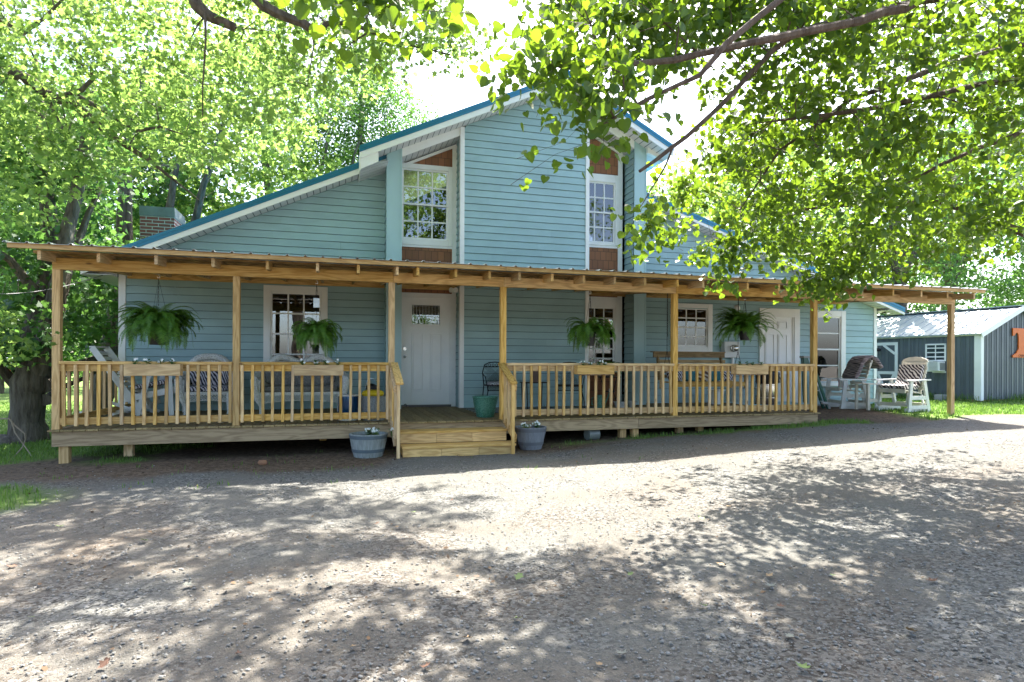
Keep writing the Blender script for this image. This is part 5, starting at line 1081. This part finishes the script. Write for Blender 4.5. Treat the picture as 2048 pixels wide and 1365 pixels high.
def tree(name, label, base, limbs, clusters, nl, lsize, kind, mat, bk='bark', crad=(.38, .2), twig=.012, group=None, up=.8, droop=.3, seed=1, subt=3, sides=6, attach=None):
    rng = np.random.default_rng(seed); root = empty(name, base, label, 'tree', group); mb = MB(); nodes_ = []; rad = []
    for pts, rs in limbs:
        pts = [Vector(p) for p in pts]; P2 = []; R2 = []
        for i in range(len(pts)-1):                        # subdivide and roughen
            m = max(2, int((pts[i+1]-pts[i]).length/.35))
            for j in range(m):
                t = j/m; jit = min(rs[i]*.2, .018); P2.append(pts[i].lerp(pts[i+1], t)+Vector(rng.normal(size=3)*jit*(0 if i+j == 0 else 1))); R2.append((rs[i]*(1-t)+rs[i+1]*t)*rng.uniform(.93, 1.08))
        P2.append(pts[-1]); R2.append(rs[-1]); mb.tube(P2, R2, max(sides, 18) if max(rs) > .15 else sides)
        st = 0 if attach is None else attach
        for p, r in zip(P2[st:], R2[st:]): nodes_.append(tuple(p)); rad.append(r)
    nd = np.array(nodes_); rd = np.array(rad); scl = [c[3] if len(c) > 3 else 1.0 for c in clusters]; cl = np.array([c[:3] for c in clusters]); cr0 = crad
    dmin = np.min(np.linalg.norm(cl[:, None]-nd[None], axis=2), axis=1); order = np.argsort(dmin); lp = []
    NX = [nd]; RX = [rd]; allN = nd; allR = rd
    for ci in order:
        crad = (cr0[0]*scl[ci], cr0[1]*scl[ci]); c = cl[ci]; d = np.linalg.norm(allN-c, axis=1)+.0*allR; i = int(np.argmin(d+(allR < .006)*.3)); p0 = allN[i]; D = d[i]
        if D < .05: continue
        m = max(2, int(D/.3)); r0 = min(allR[i]*.75, twig+.006*D*1.2); side = rng.normal(size=3)*.13*D; pts = []; 
        for j in range(m+1):
            t = j/m; pts.append(p0*(1-t)+c*t+side*math.sin(math.pi*t)+(rng.normal(size=3)*.03*D if 0 < j < m else 0)+np.array([0, 0, .08*D*math.sin(math.pi*t)]))
        rr = [r0*(1-.65*j/m) for j in range(m+1)]; mb.tube(pts, rr, 4 if r0 < .03 else 5, cap=False)
        allN = np.vstack([allN, np.array(pts[1:])]); allR = np.concatenate([allR, rr[1:]])
        for s in range(subt):                              # short twigs inside the cluster
            e = c+np.clip(rng.normal(size=3), -1.5, 1.5)*np.array([crad[0], crad[0], crad[1]])*1.1; mid = (c+e)/2+rng.normal(size=3)*.05; mb.tube([c, mid, e], [rr[-1]*.8, rr[-1]*.5, .002], 3, cap=False)
            k = nl//(subt+1); t = rng.random((k, 1)); lp.append(c*(1-t)+e*t+np.clip(rng.normal(size=(k, 3)), -1.5, 1.5)*np.array([crad[0], crad[0], crad[1]])*.3)
        k = nl-subt*(nl//(subt+1)); lp.append(c+np.clip(rng.normal(size=(k, 3)), -1.3, 1.3)*np.array([crad[0], crad[0], crad[1]])*.8)
    mb.build('trunk', M[bk], root, smooth=True)
    lp = np.vstack(lp); leaves('crown', lp, lsize*rng.uniform(.6, 1.2, len(lp)), kind, mat, root, up, droop, rng); return root
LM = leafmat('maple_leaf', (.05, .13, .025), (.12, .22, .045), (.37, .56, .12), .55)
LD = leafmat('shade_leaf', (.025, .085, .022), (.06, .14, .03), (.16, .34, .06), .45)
LR = leafmat('redbud_leaf', (.03, .085, .015), (.08, .15, .03), (.25, .40, .022), .46, .4)
LB = leafmat('far_leaf', (.045, .12, .035), (.08, .16, .04), (.20, .40, .07), .45)
rg = np.random.default_rng(5)
# old maple beside the left end of the porch
b = G_ = CAM+ray(56, 890)*((gzf(-5, 2.5)-.06-CAM.z)/ray(56, 890).z); DB = (b-CAM).dot(CF)
w_ = lambda x, y, dd=0: W(x, y, DB+dd)
limbs = [([w_(55, 912), w_(56, 896), w_(56, 882), w_(56, 862), w_(55, 840), w_(56, 800), w_(60, 765), w_(66, 735)], [.56, .43, .34, .29, .265, .255, .27, .23]),
         ([w_(50, 745), w_(66, 660, .2), w_(84, 600, .3), w_(95, 520, .4), w_(98, 440, .4), w_(88, 300, .6), w_(70, 120, .8)], [.20, .17, .15, .14, .13, .10, .05]),
         ([w_(78, 745), w_(104, 650, -.1), w_(122, 570), w_(128, 500, .1), w_(145, 430, .3), w_(165, 300, .5), w_(190, 150, .8)], [.20, .16, .14, .13, .11, .08, .04]),
         ([w_(122, 590), w_(145, 520, .3), w_(160, 470, .6), w_(200, 380, 1)], [.11, .08, .07, .04]),
         ([w_(90, 600), w_(55, 560, -.2), w_(20, 520, -.4), (w_(-60, 470, -.6))], [.10, .08, .06, .04]),
         ([w_(85, 770), w_(115, 755, .4), w_(150, 730, .9), w_(200, 715, 1.5), w_(240, 690, 2)], [.16, .09, .08, .06, .03]),
         ([w_(90, 800), w_(100, 792, .3), w_(125, 775, .6), w_(200, 740, 1.2)], [.12, .06, .05, .03]),
         ([w_(30, 770), w_(5, 740, -.2), w_(-50, 690, -.4)], [.10, .07, .04])]
cl = sample([(-60, 480), (130, 470), (130, 690), (60, 730), (-60, 740)], 50, (DB-1.2, DB+2.2), rg)+sample([(130, 470), (235, 470), (235, 690), (130, 700)], 34, (DB+1.2, DB+3.4), rg)+sample([(-60, 150), (200, 200), (220, 480), (-60, 500)], 85, (DB+.2, DB+3), rg)+ell(w_(60, -150, 1), (3, 3, 2.2), 25, rg)
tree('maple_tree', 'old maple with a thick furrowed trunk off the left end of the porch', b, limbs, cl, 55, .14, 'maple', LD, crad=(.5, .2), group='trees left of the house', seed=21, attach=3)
# overhanging maple, trunk outside the frame at left
tb_ = Vector((-7.6, -1.6, 0)); 
limbs = [([tb_, tb_+Vector((.05, .0, 1.5)), W(-430, 300, 8), W(-330, 0, 8.2)], [.38, .3, .27, .22]),
         ([W(-430, 300, 8), W(-200, 80, 8.4), W(-60, 98, 8.8), W(0, 132, 9), W(60, 160, 9.1), W(100, 190, 9.2), W(150, 214, 9.3), W(210, 262, 9.5), W(300, 322, 9.9), W(350, 362, 10.2), W(400, 402, 10.6)], [.17, .12, .095, .085, .08, .078, .068, .05, .034, .018, .006]),
         ([W(120, 196, 9.2), W(165, 180, 9.2), W(183, 160, 9.2), W(184, 135, 9.2), W(225, 117, 9.3)], [.04, .035, .028, .022, .01]),
         ([W(150, 190, 9.2), W(210, 222, 9.3), W(275, 262, 9.4), W(320, 254, 9.5), W(370, 270, 9.6)], [.04, .035, .03, .02, .01]),
         ([W(92, 185, 9.2), W(108, 228, 9.1), W(135, 278, 9), W(172, 314, 9)], [.035, .03, .022, .008]),
         ([W(-60, 20, 8.6), W(0, 40, 8.8), W(45, 68, 8.9), W(85, 42, 9), W(135, -10, 9)], [.05, .035, .03, .025, .02]),
         ([W(-330, 0, 8.2), W(-100, -300, 7.8), W(250, -180, 7.8), W(365, -20, 8), W(395, 12, 8), W(430, 36, 8.1), W(471, 56, 8.2)], [.18, .13, .11, .085, .08, .07, .055]),
         ([W(250, -180, 7.8), W(505, -25, 8), W(525, 15, 8), W(575, 36, 8.1), W(628, 62, 8.1), W(655, 48, 8.2), W(700, 46, 8.4), W(780, 80, 8.8), W(900, 110, 9.2)], [.1, .085, .08, .07, .065, .04, .035, .025, .012]),
         ([W(250, -180, 7.8), W(700, -260, 8), W(1000, -300, 8)], [.1, .07, .03]), ([W(410, 25, 8), W(412, 90, 8.1), W(405, 170, 8.3), W(405, 250, 8.4)], [.02, .014, .01, .006])]
cl = sample([(-60, -60), (880, -60), (940, 60), (975, 120), (930, 150), (850, 100), (780, 110), (740, 200), (640, 190), (560, 240), (470, 320), (420, 330), (300, 300), (200, 340), (100, 420), (-60, 480)], 330, (8.2, 11.8), rg)
cl += sample([(-150, -480), (900, -480), (980, -60), (-150, -60)], 4, (6.8, 10), rg)+shade_for([(-40, 950), (420, 965), (760, 950), (1000, 1000), (900, 1080), (640, 1110), (420, 1190), (-40, 1230)], 92, (4.4, 6.2), rg, s=.55)+shade_for([(540, 1100), (1000, 1080), (1100, 1365), (500, 1365)], 26, (4, 5.4), rg, s=.5)+shade_for([(-40, 1230), (500, 1200), (520, 1365), (-40, 1365)], 7, (3.8, 5), rg, s=.5)+sample([(-60, 620), (60, 640), (40, 720), (-60, 730)], 6, (8, 8.6), rg)
tree('maple_tree', 'leafy maple whose grey limbs reach in overhead from the top left corner', tb_, limbs, cl, 60, .098, 'maple', LM, crad=(.42, .17), group='trees left of the house', seed=22, attach=4)
# background trees
def bgtree(label, px, y0, d, hgt, poly, n, dep, nl, ls, mat, group, seed, kind='oval', r=.25, crad=(.8, .45), fork=None, lean=0):
    base = CAM+ray(px, HOR)*d; base = Vector((base.x, base.y, gzf(min(base.x, 20), min(base.y, 14))-.1)); g = np.random.default_rng(seed)
    top = base+Vector((lean*hgt, 0, hgt)); k1 = base.lerp(top, .35)+Vector((.2, 0, 0)); k2 = base.lerp(top, .65)+Vector((-.2, .1, 0))
    limbs = [([base, k1, k2, top], [r, r*.75, r*.5, r*.12])]
    for s in (-1, 1, .6): limbs.append(([k1, k1+Vector((s*hgt*.14, .3*s, hgt*.14)), k1+Vector((s*hgt*.22, -.4*s, hgt*.38))], [r*.55, r*.4, r*.12]))
    cl = sample(poly, n, dep, g); return tree('leafy_tree', label, base, limbs, cl, nl, ls, kind, mat, crad=crad, group=group, seed=seed, subt=2, twig=.02, sides=7)
GL, GR = 'trees left of the house', 'trees beyond the right side of the house'
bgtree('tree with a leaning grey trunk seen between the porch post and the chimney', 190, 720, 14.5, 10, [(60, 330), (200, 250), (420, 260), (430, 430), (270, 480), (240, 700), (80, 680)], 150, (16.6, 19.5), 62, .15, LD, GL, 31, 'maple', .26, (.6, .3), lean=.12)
bgtree('pale green tree rising directly behind the brick chimney', 540, 560, 21, 13, [(250, 150), (420, 60), (600, 90), (640, 400), (540, 470), (260, 470)], 170, (17, 22), 80, .17, LM, GL, 32, 'maple', .24)
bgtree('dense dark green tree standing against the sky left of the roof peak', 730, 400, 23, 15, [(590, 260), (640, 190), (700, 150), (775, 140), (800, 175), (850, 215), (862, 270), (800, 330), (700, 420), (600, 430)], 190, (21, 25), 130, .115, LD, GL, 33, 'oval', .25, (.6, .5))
bgtree('distant tree at the far left edge of the lawn', -10, 700, 27, 14, [(-80, 200), (120, 120), (260, 200), (180, 560), (60, 700), (-80, 690)], 130, (24, 30), 90, .24, LB, GL, 34, 'maple', .3, (1.1, .7))
bgtree('distant low tree seen through the porch left of the house corner', 190, 740, 31, 7, [(60, 500), (240, 480), (250, 725), (150, 738), (60, 720)], 90, (28, 35), 90, .26, LB, GL, 35, 'maple', .2, (1.1, .7))
bgtree('bright green tree behind the right roof slope', 1530, 560, 22, 12, [(1290, 380), (1400, 330), (1560, 260), (1700, 350), (1700, 590), (1500, 590), (1400, 520)], 150, (19, 24), 85, .18, LM, GR, 36, 'maple', .22)
bgtree('tree with a dark trunk showing above the right end of the porch roof', 1790, 640, 21, 12, [(1650, 330), (1800, 250), (1960, 330), (1930, 620), (1760, 640), (1650, 600)], 160, (20, 26), 85, .17, LD, GR, 37, 'oval', .3)
bgtree('tree behind the shed with forked trunk near the right edge', 1885, 620, 27, 14, [(1850, 300), (2000, 200), (2120, 280), (2110, 640), (1960, 610), (1840, 600)], 170, (26, 31), 90, .2, LB, GR, 38, 'oval', .35, (.9, .6), lean=.05)
bgtree('tall spreading tree beyond the shed at the far right', 2180, 620, 32, 16, [(1900, 100), (2150, 0), (2300, 200), (2250, 620), (2050, 620)], 130, (29, 36), 90, .26, LB, GR, 39, 'maple', .35, (1.3, .9))
for i, (x, y, h, sd) in enumerate(((-17, -34, 8, 41), (4, -44, 10, 42), (20, -36, 9, 43), (-1.9, -15, 15, 44))):
    g = np.random.default_rng(sd); base = Vector((x, y, -.05)); limbs = [([base, base+Vector((.1, 0, h*.35)), base+Vector((-.2, .1, h*.8))], [.28, .2, .05])]
    tree('leafy_tree', ['broad tree', 'tall tree', 'round crowned tree', 'high crowned tree'][i]+' mirrored in the window panes, across the drive from the house', base, limbs, ell((x, y, h*.62 if h < 12 else 10.5), (4.6, 4.2, h*.34) if h < 12 else (7.5, 5, 4.4), 90 if h < 12 else 330, g), 70, .26, 'oval', LB, crad=(1, .6), group='trees across the drive', seed=sd, subt=1)
# redbud at the right, its boughs hanging over the drive
tr_ = Vector((9.6, -4.6, gzf(9.6, -4.6)-.05)); f0 = tr_+Vector((-.15, 0, 2.1))
e = lambda *L: [W(*p) for p in L]
limbs = [([tr_, tr_+Vector((0, 0, 1)), f0], [0.2028, 0.156, 0.1482]),
 ([f0]+e((2350, -250, 5.6), (2100, -150, 5.2), (1900, -40, 5), (1810, 15, 4.9), (1720, 45, 4.8), (1620, 62, 4.7), (1500, 86, 4.6), (1400, 109, 4.5), (1300, 128, 4.4), (1200, 128, 4.3), (1130, 137, 4.2), (1095, 128, 4.1)), [0.0858, 0.0702, 0.0546, 0.0429, 0.039, 0.0351, 0.03276, 0.02964, 0.02652, 0.0234, 0.01872, 0.0156, 0.00624]),
 ([f0]+e((2250, -60, 6), (1850, 0, 5.6), (1600, 62, 5.4), (1540, 105, 5.4), (1500, 150, 5.3), (1440, 212, 5.2), (1400, 250, 5.1), (1345, 296, 5.1), (1279, 343, 5.0)), [0.078, 0.0546, 0.039, 0.02808, 0.0234, 0.02106, 0.02028, 0.02028, 0.01872, 0.01326]),
 (e((1345, 296, 5.1), (1330, 335, 5.1), (1302, 380, 5.1), (1281, 415, 5.1)), [0.00936, 0.0078, 0.00624, 0.00312]),
 ([f0]+e((2300, 90, 6.4), (2048, 155, 6.2), (1950, 172, 6.1), (1870, 191, 6), (1760, 215, 5.9), (1640, 232, 5.9), (1545, 243, 5.9)), [0.0702, 0.0468, 0.03276, 0.02964, 0.02652, 0.0234, 0.01872, 0.00936]),
 ([f0]+e((2300, 40, 6.6), (2048, 90, 6.5), (1950, 112, 6.4), (1880, 132, 6.4), (1800, 165, 6.3), (1700, 200, 6.3), (1560, 300, 6.5), (1480, 420, 6.8)), [0.078, 0.0546, 0.039, 0.0351, 0.03276, 0.02964, 0.0234, 0.01404, 0.00624]),
 ([f0]+e((2250, 220, 6.8), (2048, 262, 6.8), (1950, 300, 6.9), (1880, 332, 7), (1790, 375, 7.2), (1700, 470, 7.5), (1650, 560, 7.6)), [0.0702, 0.0468, 0.0273, 0.0234, 0.02028, 0.01404, 0.0078, 0.0039]),
 ([f0]+e((2200, -100, 5.2), (1700, -120, 4.4), (1450, 90, 4.0), (1400, 150, 3.95), (1300, 197, 3.9), (1250, 222, 3.9), (1208, 250, 3.9)), [0.0702, 0.0468, 0.0273, 0.02028, 0.0156, 0.01404, 0.01248, 0.00468]),
 ([f0]+e((2300, -400, 4.5), (1700, -400, 3.8), (1200, -200, 3.3), (1000, -60, 3.1), (760, 0, 3.0)), [0.0702, 0.0546, 0.039, 0.0273, 0.0156, 0.00468]),
 ([f0]+[Vector((8.0, -2.8, 3.6)), Vector((6.8, -1.7, 3.7)), Vector((5.9, -1.2, 3.3))], [0.0702, 0.039, 0.0234, 0.00936])]
def dep(lo, hi): return lambda x, y: rg.uniform(lo, hi)+max(0, y)/600*1.6
MAINP = [(1440, -60), (2100, -60), (2100, 440), (1980, 470), (1860, 530), (1760, 520), (1700, 560), (1640, 580), (1590, 530), (1530, 500), (1480, 470), (1440, 400), (1400, 400), (1340, 440), (1310, 440), (1340, 400), (1370, 330), (1450, 250), (1430, 150)]
cl = sample(MAINP, 340, dep(4.8, 8.4), rg)
cl += shade_for([(1020, 1140), (1230, 1010), (1480, 970), (1700, 930), (2080, 935), (2080, 1365), (1100, 1365), (1060, 1260)], 118, (2.4, 3.8), rg, mult=3, s=.95, jit=.1)
cl += sample([(1090, -60), (1440, -60), (1430, 180), (1330, 140), (1250, 110), (1170, 90), (1110, 70)], 46, dep(4.2, 5.8), rg)
cl += sample([(1165, 120), (1250, 140), (1255, 250), (1215, 300), (1180, 290)], 9, (3.8, 4.2), rg)+sample([(1290, 430), (1330, 430), (1330, 490), (1300, 495)], 4, (5.2, 5.6), rg)+sample([(1452, 470), (1485, 470), (1475, 560), (1455, 560)], 6, (6.6, 7), rg)
cl += sample([(1610, 530), (1720, 530), (1690, 570), (1625, 585)], 10, (7, 7.6), rg)+sample([(1040, 120), (1120, 120), (1105, 165), (1060, 160)], 6, (3.6, 4), rg)+sample([(650, -40), (1000, -60), (985, 0), (900, -10), (760, 5), (690, 40), (660, 10)], 7, (2.8, 3.3), rg)
cl += sample([(1100, -420), (2200, -420), (2200, -60), (1100, -60)], 8, (3.6, 6.5), rg)
cl += [(X, Y, Z) for X, Y, Z in zip(rg.uniform(4.6, 9, 60), rg.uniform(-3.4, -.9, 60), rg.uniform(3.0, 4.6, 60))]
tree('redbud_tree', 'redbud with heart shaped leaves on boughs hanging over the drive from the right', tr_, limbs, cl, 44, .07, 'heart', LR, 'bark2', crad=(.26, .2), twig=.006, seed=51, up=.5, droop=.75, subt=3, attach=3, sides=7)
# ------------------------------------------------------------------ grass, pebbles
def stuff(o): tag(o, kind='stuff'); return o
def grass(name, n, xr, yr, h, mat, mfun=grassmask, thr=.35, seed=3, wd=.004):
    r = np.random.default_rng(seed); x = r.uniform(*xr, n); y = r.uniform(*yr, n); k = (mfun(x, y) if mfun else np.ones(n))*(.35+.65*vnoise(x, y, 2.5, seed+40)) > thr*r.uniform(.5, 1.3, n); x, y = x[k], y[k]; n = len(x)
    z = gz(x, y); hh = h*r.uniform(.35, 1.25, n); a = r.uniform(0, 6.28, n); d = np.stack([np.cos(a), np.sin(a), a*0], 1); s = np.stack([-d[:, 1], d[:, 0], a*0], 1)*wd*r.uniform(.7, 1.5, n)[:, None]
    b = np.stack([x, y, z-.01], 1); ben = d*(hh*r.uniform(.1, .7, n))[:, None]; u = np.array([0, 0, 1])*hh[:, None]
    P_ = np.stack([b-s, b+s, b+ben*.35+u*.6+s*.8, b+ben*.35+u*.6-s*.8, b+ben+u*.95], 1).reshape(-1, 3)
    F_ = (np.array([0, 1, 2, 3, 3, 2, 4])[None]+np.arange(n)[:, None]*5).ravel(); st = (np.array([0, 4])[None]+np.arange(n)[:, None]*7).ravel()
    o = bpy.data.objects.new(name, npmesh(name, P_, F_, st, [mat])); COL.objects.link(o); return stuff(o)
GM = leafmat('grass_blade', (.06, .14, .025), (.16, .26, .05), (.20, .36, .05), .35, .6)
grass('grass', 60000, (-8.5, 3), (-4.6, 3), .075, GM, seed=3); grass('grass', 16000, (2.2, 10), (-.9, .9), .085, GM, seed=4)
grass('grass', 70000, (10.3, 24), (-.6, 9), .075, GM, seed=5, wd=.006); grass('grass', 60000, (-20, -3.6), (1.5, 16), .07, GM, None, .3, seed=6, wd=.007)
def shedgrass(x, y): p = np.stack([x-c0.x, y-c0.y], 1); a = p[:, 0]*d1.x+p[:, 1]*d1.y; g = p[:, 0]*d2.x+p[:, 1]*d2.y; return ((np.abs(g+.12) < .3) & (a > -.4) & (a < 7)) | ((np.abs(a+.15) < .3) & (g > -.4))
grass('grass', 60000, (11, 24), (3, 16), .26, GM, lambda x, y: shedgrass(x, y).astype(float), .2, seed=9, wd=.006)
grass('grass', 1500, (-3.5, 4), (-2.2, .3), .06, GM, lambda x, y: (vnoise(x, y, 3.3, 77) > .74).astype(float), .3, seed=10)
def pebbles(n, seed):
    r = np.random.default_rng(seed); Yv = -9.2+8.7*r.random(n)**1.5; Xv = r.uniform(-1, 1, n); dist = Yv+9.27; Xv = dist*.30+Xv*(dist*1.15+.4); k = (dirtmask(Xv, Yv) < r.uniform(.3, 1.1, n)) & (grassmask(Xv, Yv) < .4); Xv, Yv = Xv[k], Yv[k]; n = len(Xv)
    base = np.array([(1, 0, 0), (0, 1, 0), (-1, 0, 0), (0, -1, 0), (.1, .1, .75), (0, 0, -.5), (.7, .65, .35), (-.7, .6, .3), (-.65, -.7, .35), (.7, -.65, .3)])
    Fq = [[6, 4, 0], [0, 4, 9], [9, 4, 3], [3, 4, 8], [8, 4, 2], [2, 4, 7], [7, 4, 1], [1, 4, 6], [0, 1, 6], [1, 2, 7], [2, 3, 8], [3, 0, 9]]
    s = .003+.0085*r.random(n)**4; a = r.uniform(0, 6.28, n); V_ = base[None]*(1+.35*r.normal(size=(n, 10, 1))*.6)*s[:, None, None]; ca_, sa_ = np.cos(a)[:, None], np.sin(a)[:, None]
    x = V_[..., 0]*ca_-V_[..., 1]*sa_; y = V_[..., 0]*sa_+V_[..., 1]*ca_; P_ = np.stack([x+Xv[:, None], y+Yv[:, None], V_[..., 2]+(gz(Xv, Yv)+.006)[:, None]], -1).reshape(-1, 3)
    F_ = (np.array(Fq).ravel()[None]+np.arange(n)[:, None]*10).ravel(); st = (np.arange(12)*3)[None]+np.arange(n)[:, None]*36
    m = pmat('pebble', (.175, .171, .157), .9, island=.6, var=.1); o = bpy.data.objects.new('gravel', npmesh('gravel', P_, F_, st.ravel(), [m])); COL.objects.link(o); return stuff(o)
pebbles(70000, 8)
# fallen leaves and twigs on the drive
fm = [pmat('dry_leaf', (.30, .20, .10), .8), pmat('green_fallen_leaf', (.14, .20, .05), .6), pmat('pale_leaf', (.20, .20, .16), .7), pmat('brown_leaf', (.14, .07, .04), .8)]
r = np.random.default_rng(12); spots = []; xb_ = [(20, 420, 'in front of the left deck'), (430, 780, 'left of the steps'), (790, 1060, 'straight in front of the steps'), (1080, 1480, 'right of the steps'), (1500, 2030, 'at the right side of the drive')]
yb_ = [(975, 1060, 'nearest the porch'), (1070, 1190, 'halfway down the gravel'), (1200, 1345, 'closest to the camera')]; cn = ['tan', 'green', 'pale grey', 'dark brown']
for xi, (xa, xb, xn) in enumerate(xb_):
    for yi, (ya, yb2, yn) in enumerate(yb_):
        for k in range(4):
            if (xi*3+yi*5+k*7) % 5: spots.append((r.uniform(xa, xb), r.uniform(ya, yb2), k, cn[k]+' fallen leaf '+xn+', '+yn))
for i, (px, py, k, lab) in enumerate(spots):
    d = ray(px, py); p = CAM+d*((.02-CAM.z)/d.z); z = gzf(p.x, p.y); p = CAM+d*((z+.012-CAM.z)/d.z)
    V, Fs = TM['maple']; s = r.uniform(.035, .07); a = r.uniform(0, 6.28); rt = Matrix.Rotation(a, 4, 'Z') @ Matrix.Rotation(r.uniform(-.35, .35), 4, 'X'); curl = r.uniform(.2, .9)
    mb = MB().add([rt @ Vector((v[0]*s, (v[1]-.5)*s, (v[0]**2+(v[1]-.5)**2)*s*curl+.008)) for v in V], Fs); me_o = mb.build('fallen_leaf', fm[k]); me_o.location = p
    tag(me_o, lab, 'leaf', 'fallen leaves on the drive')

def litter(n, seed):
    r = np.random.default_rng(seed); x = r.uniform(-6, 10, n); y = r.uniform(-6.5, .2, n); k = (dirtmask(x, y)*.8+.08+(y > -1.2)*.25) > r.random(n); x, y = x[k], y[k]
    p = np.stack([x, y, gz(x, y)+.01], 1); ro = empty('leaf_litter_root', (0, 0, 0)); o = leaves('leaf_litter', p, .012+.03*r.random(len(p))**2, 'oval', pmat('leaf_litter', (.10, .06, .03), .9, island=1.2), None, 3.0, 0, r); bpy.data.objects.remove(ro); stuff(o)
litter(9000, 19)
print('OBJECTS', len(COL.objects))
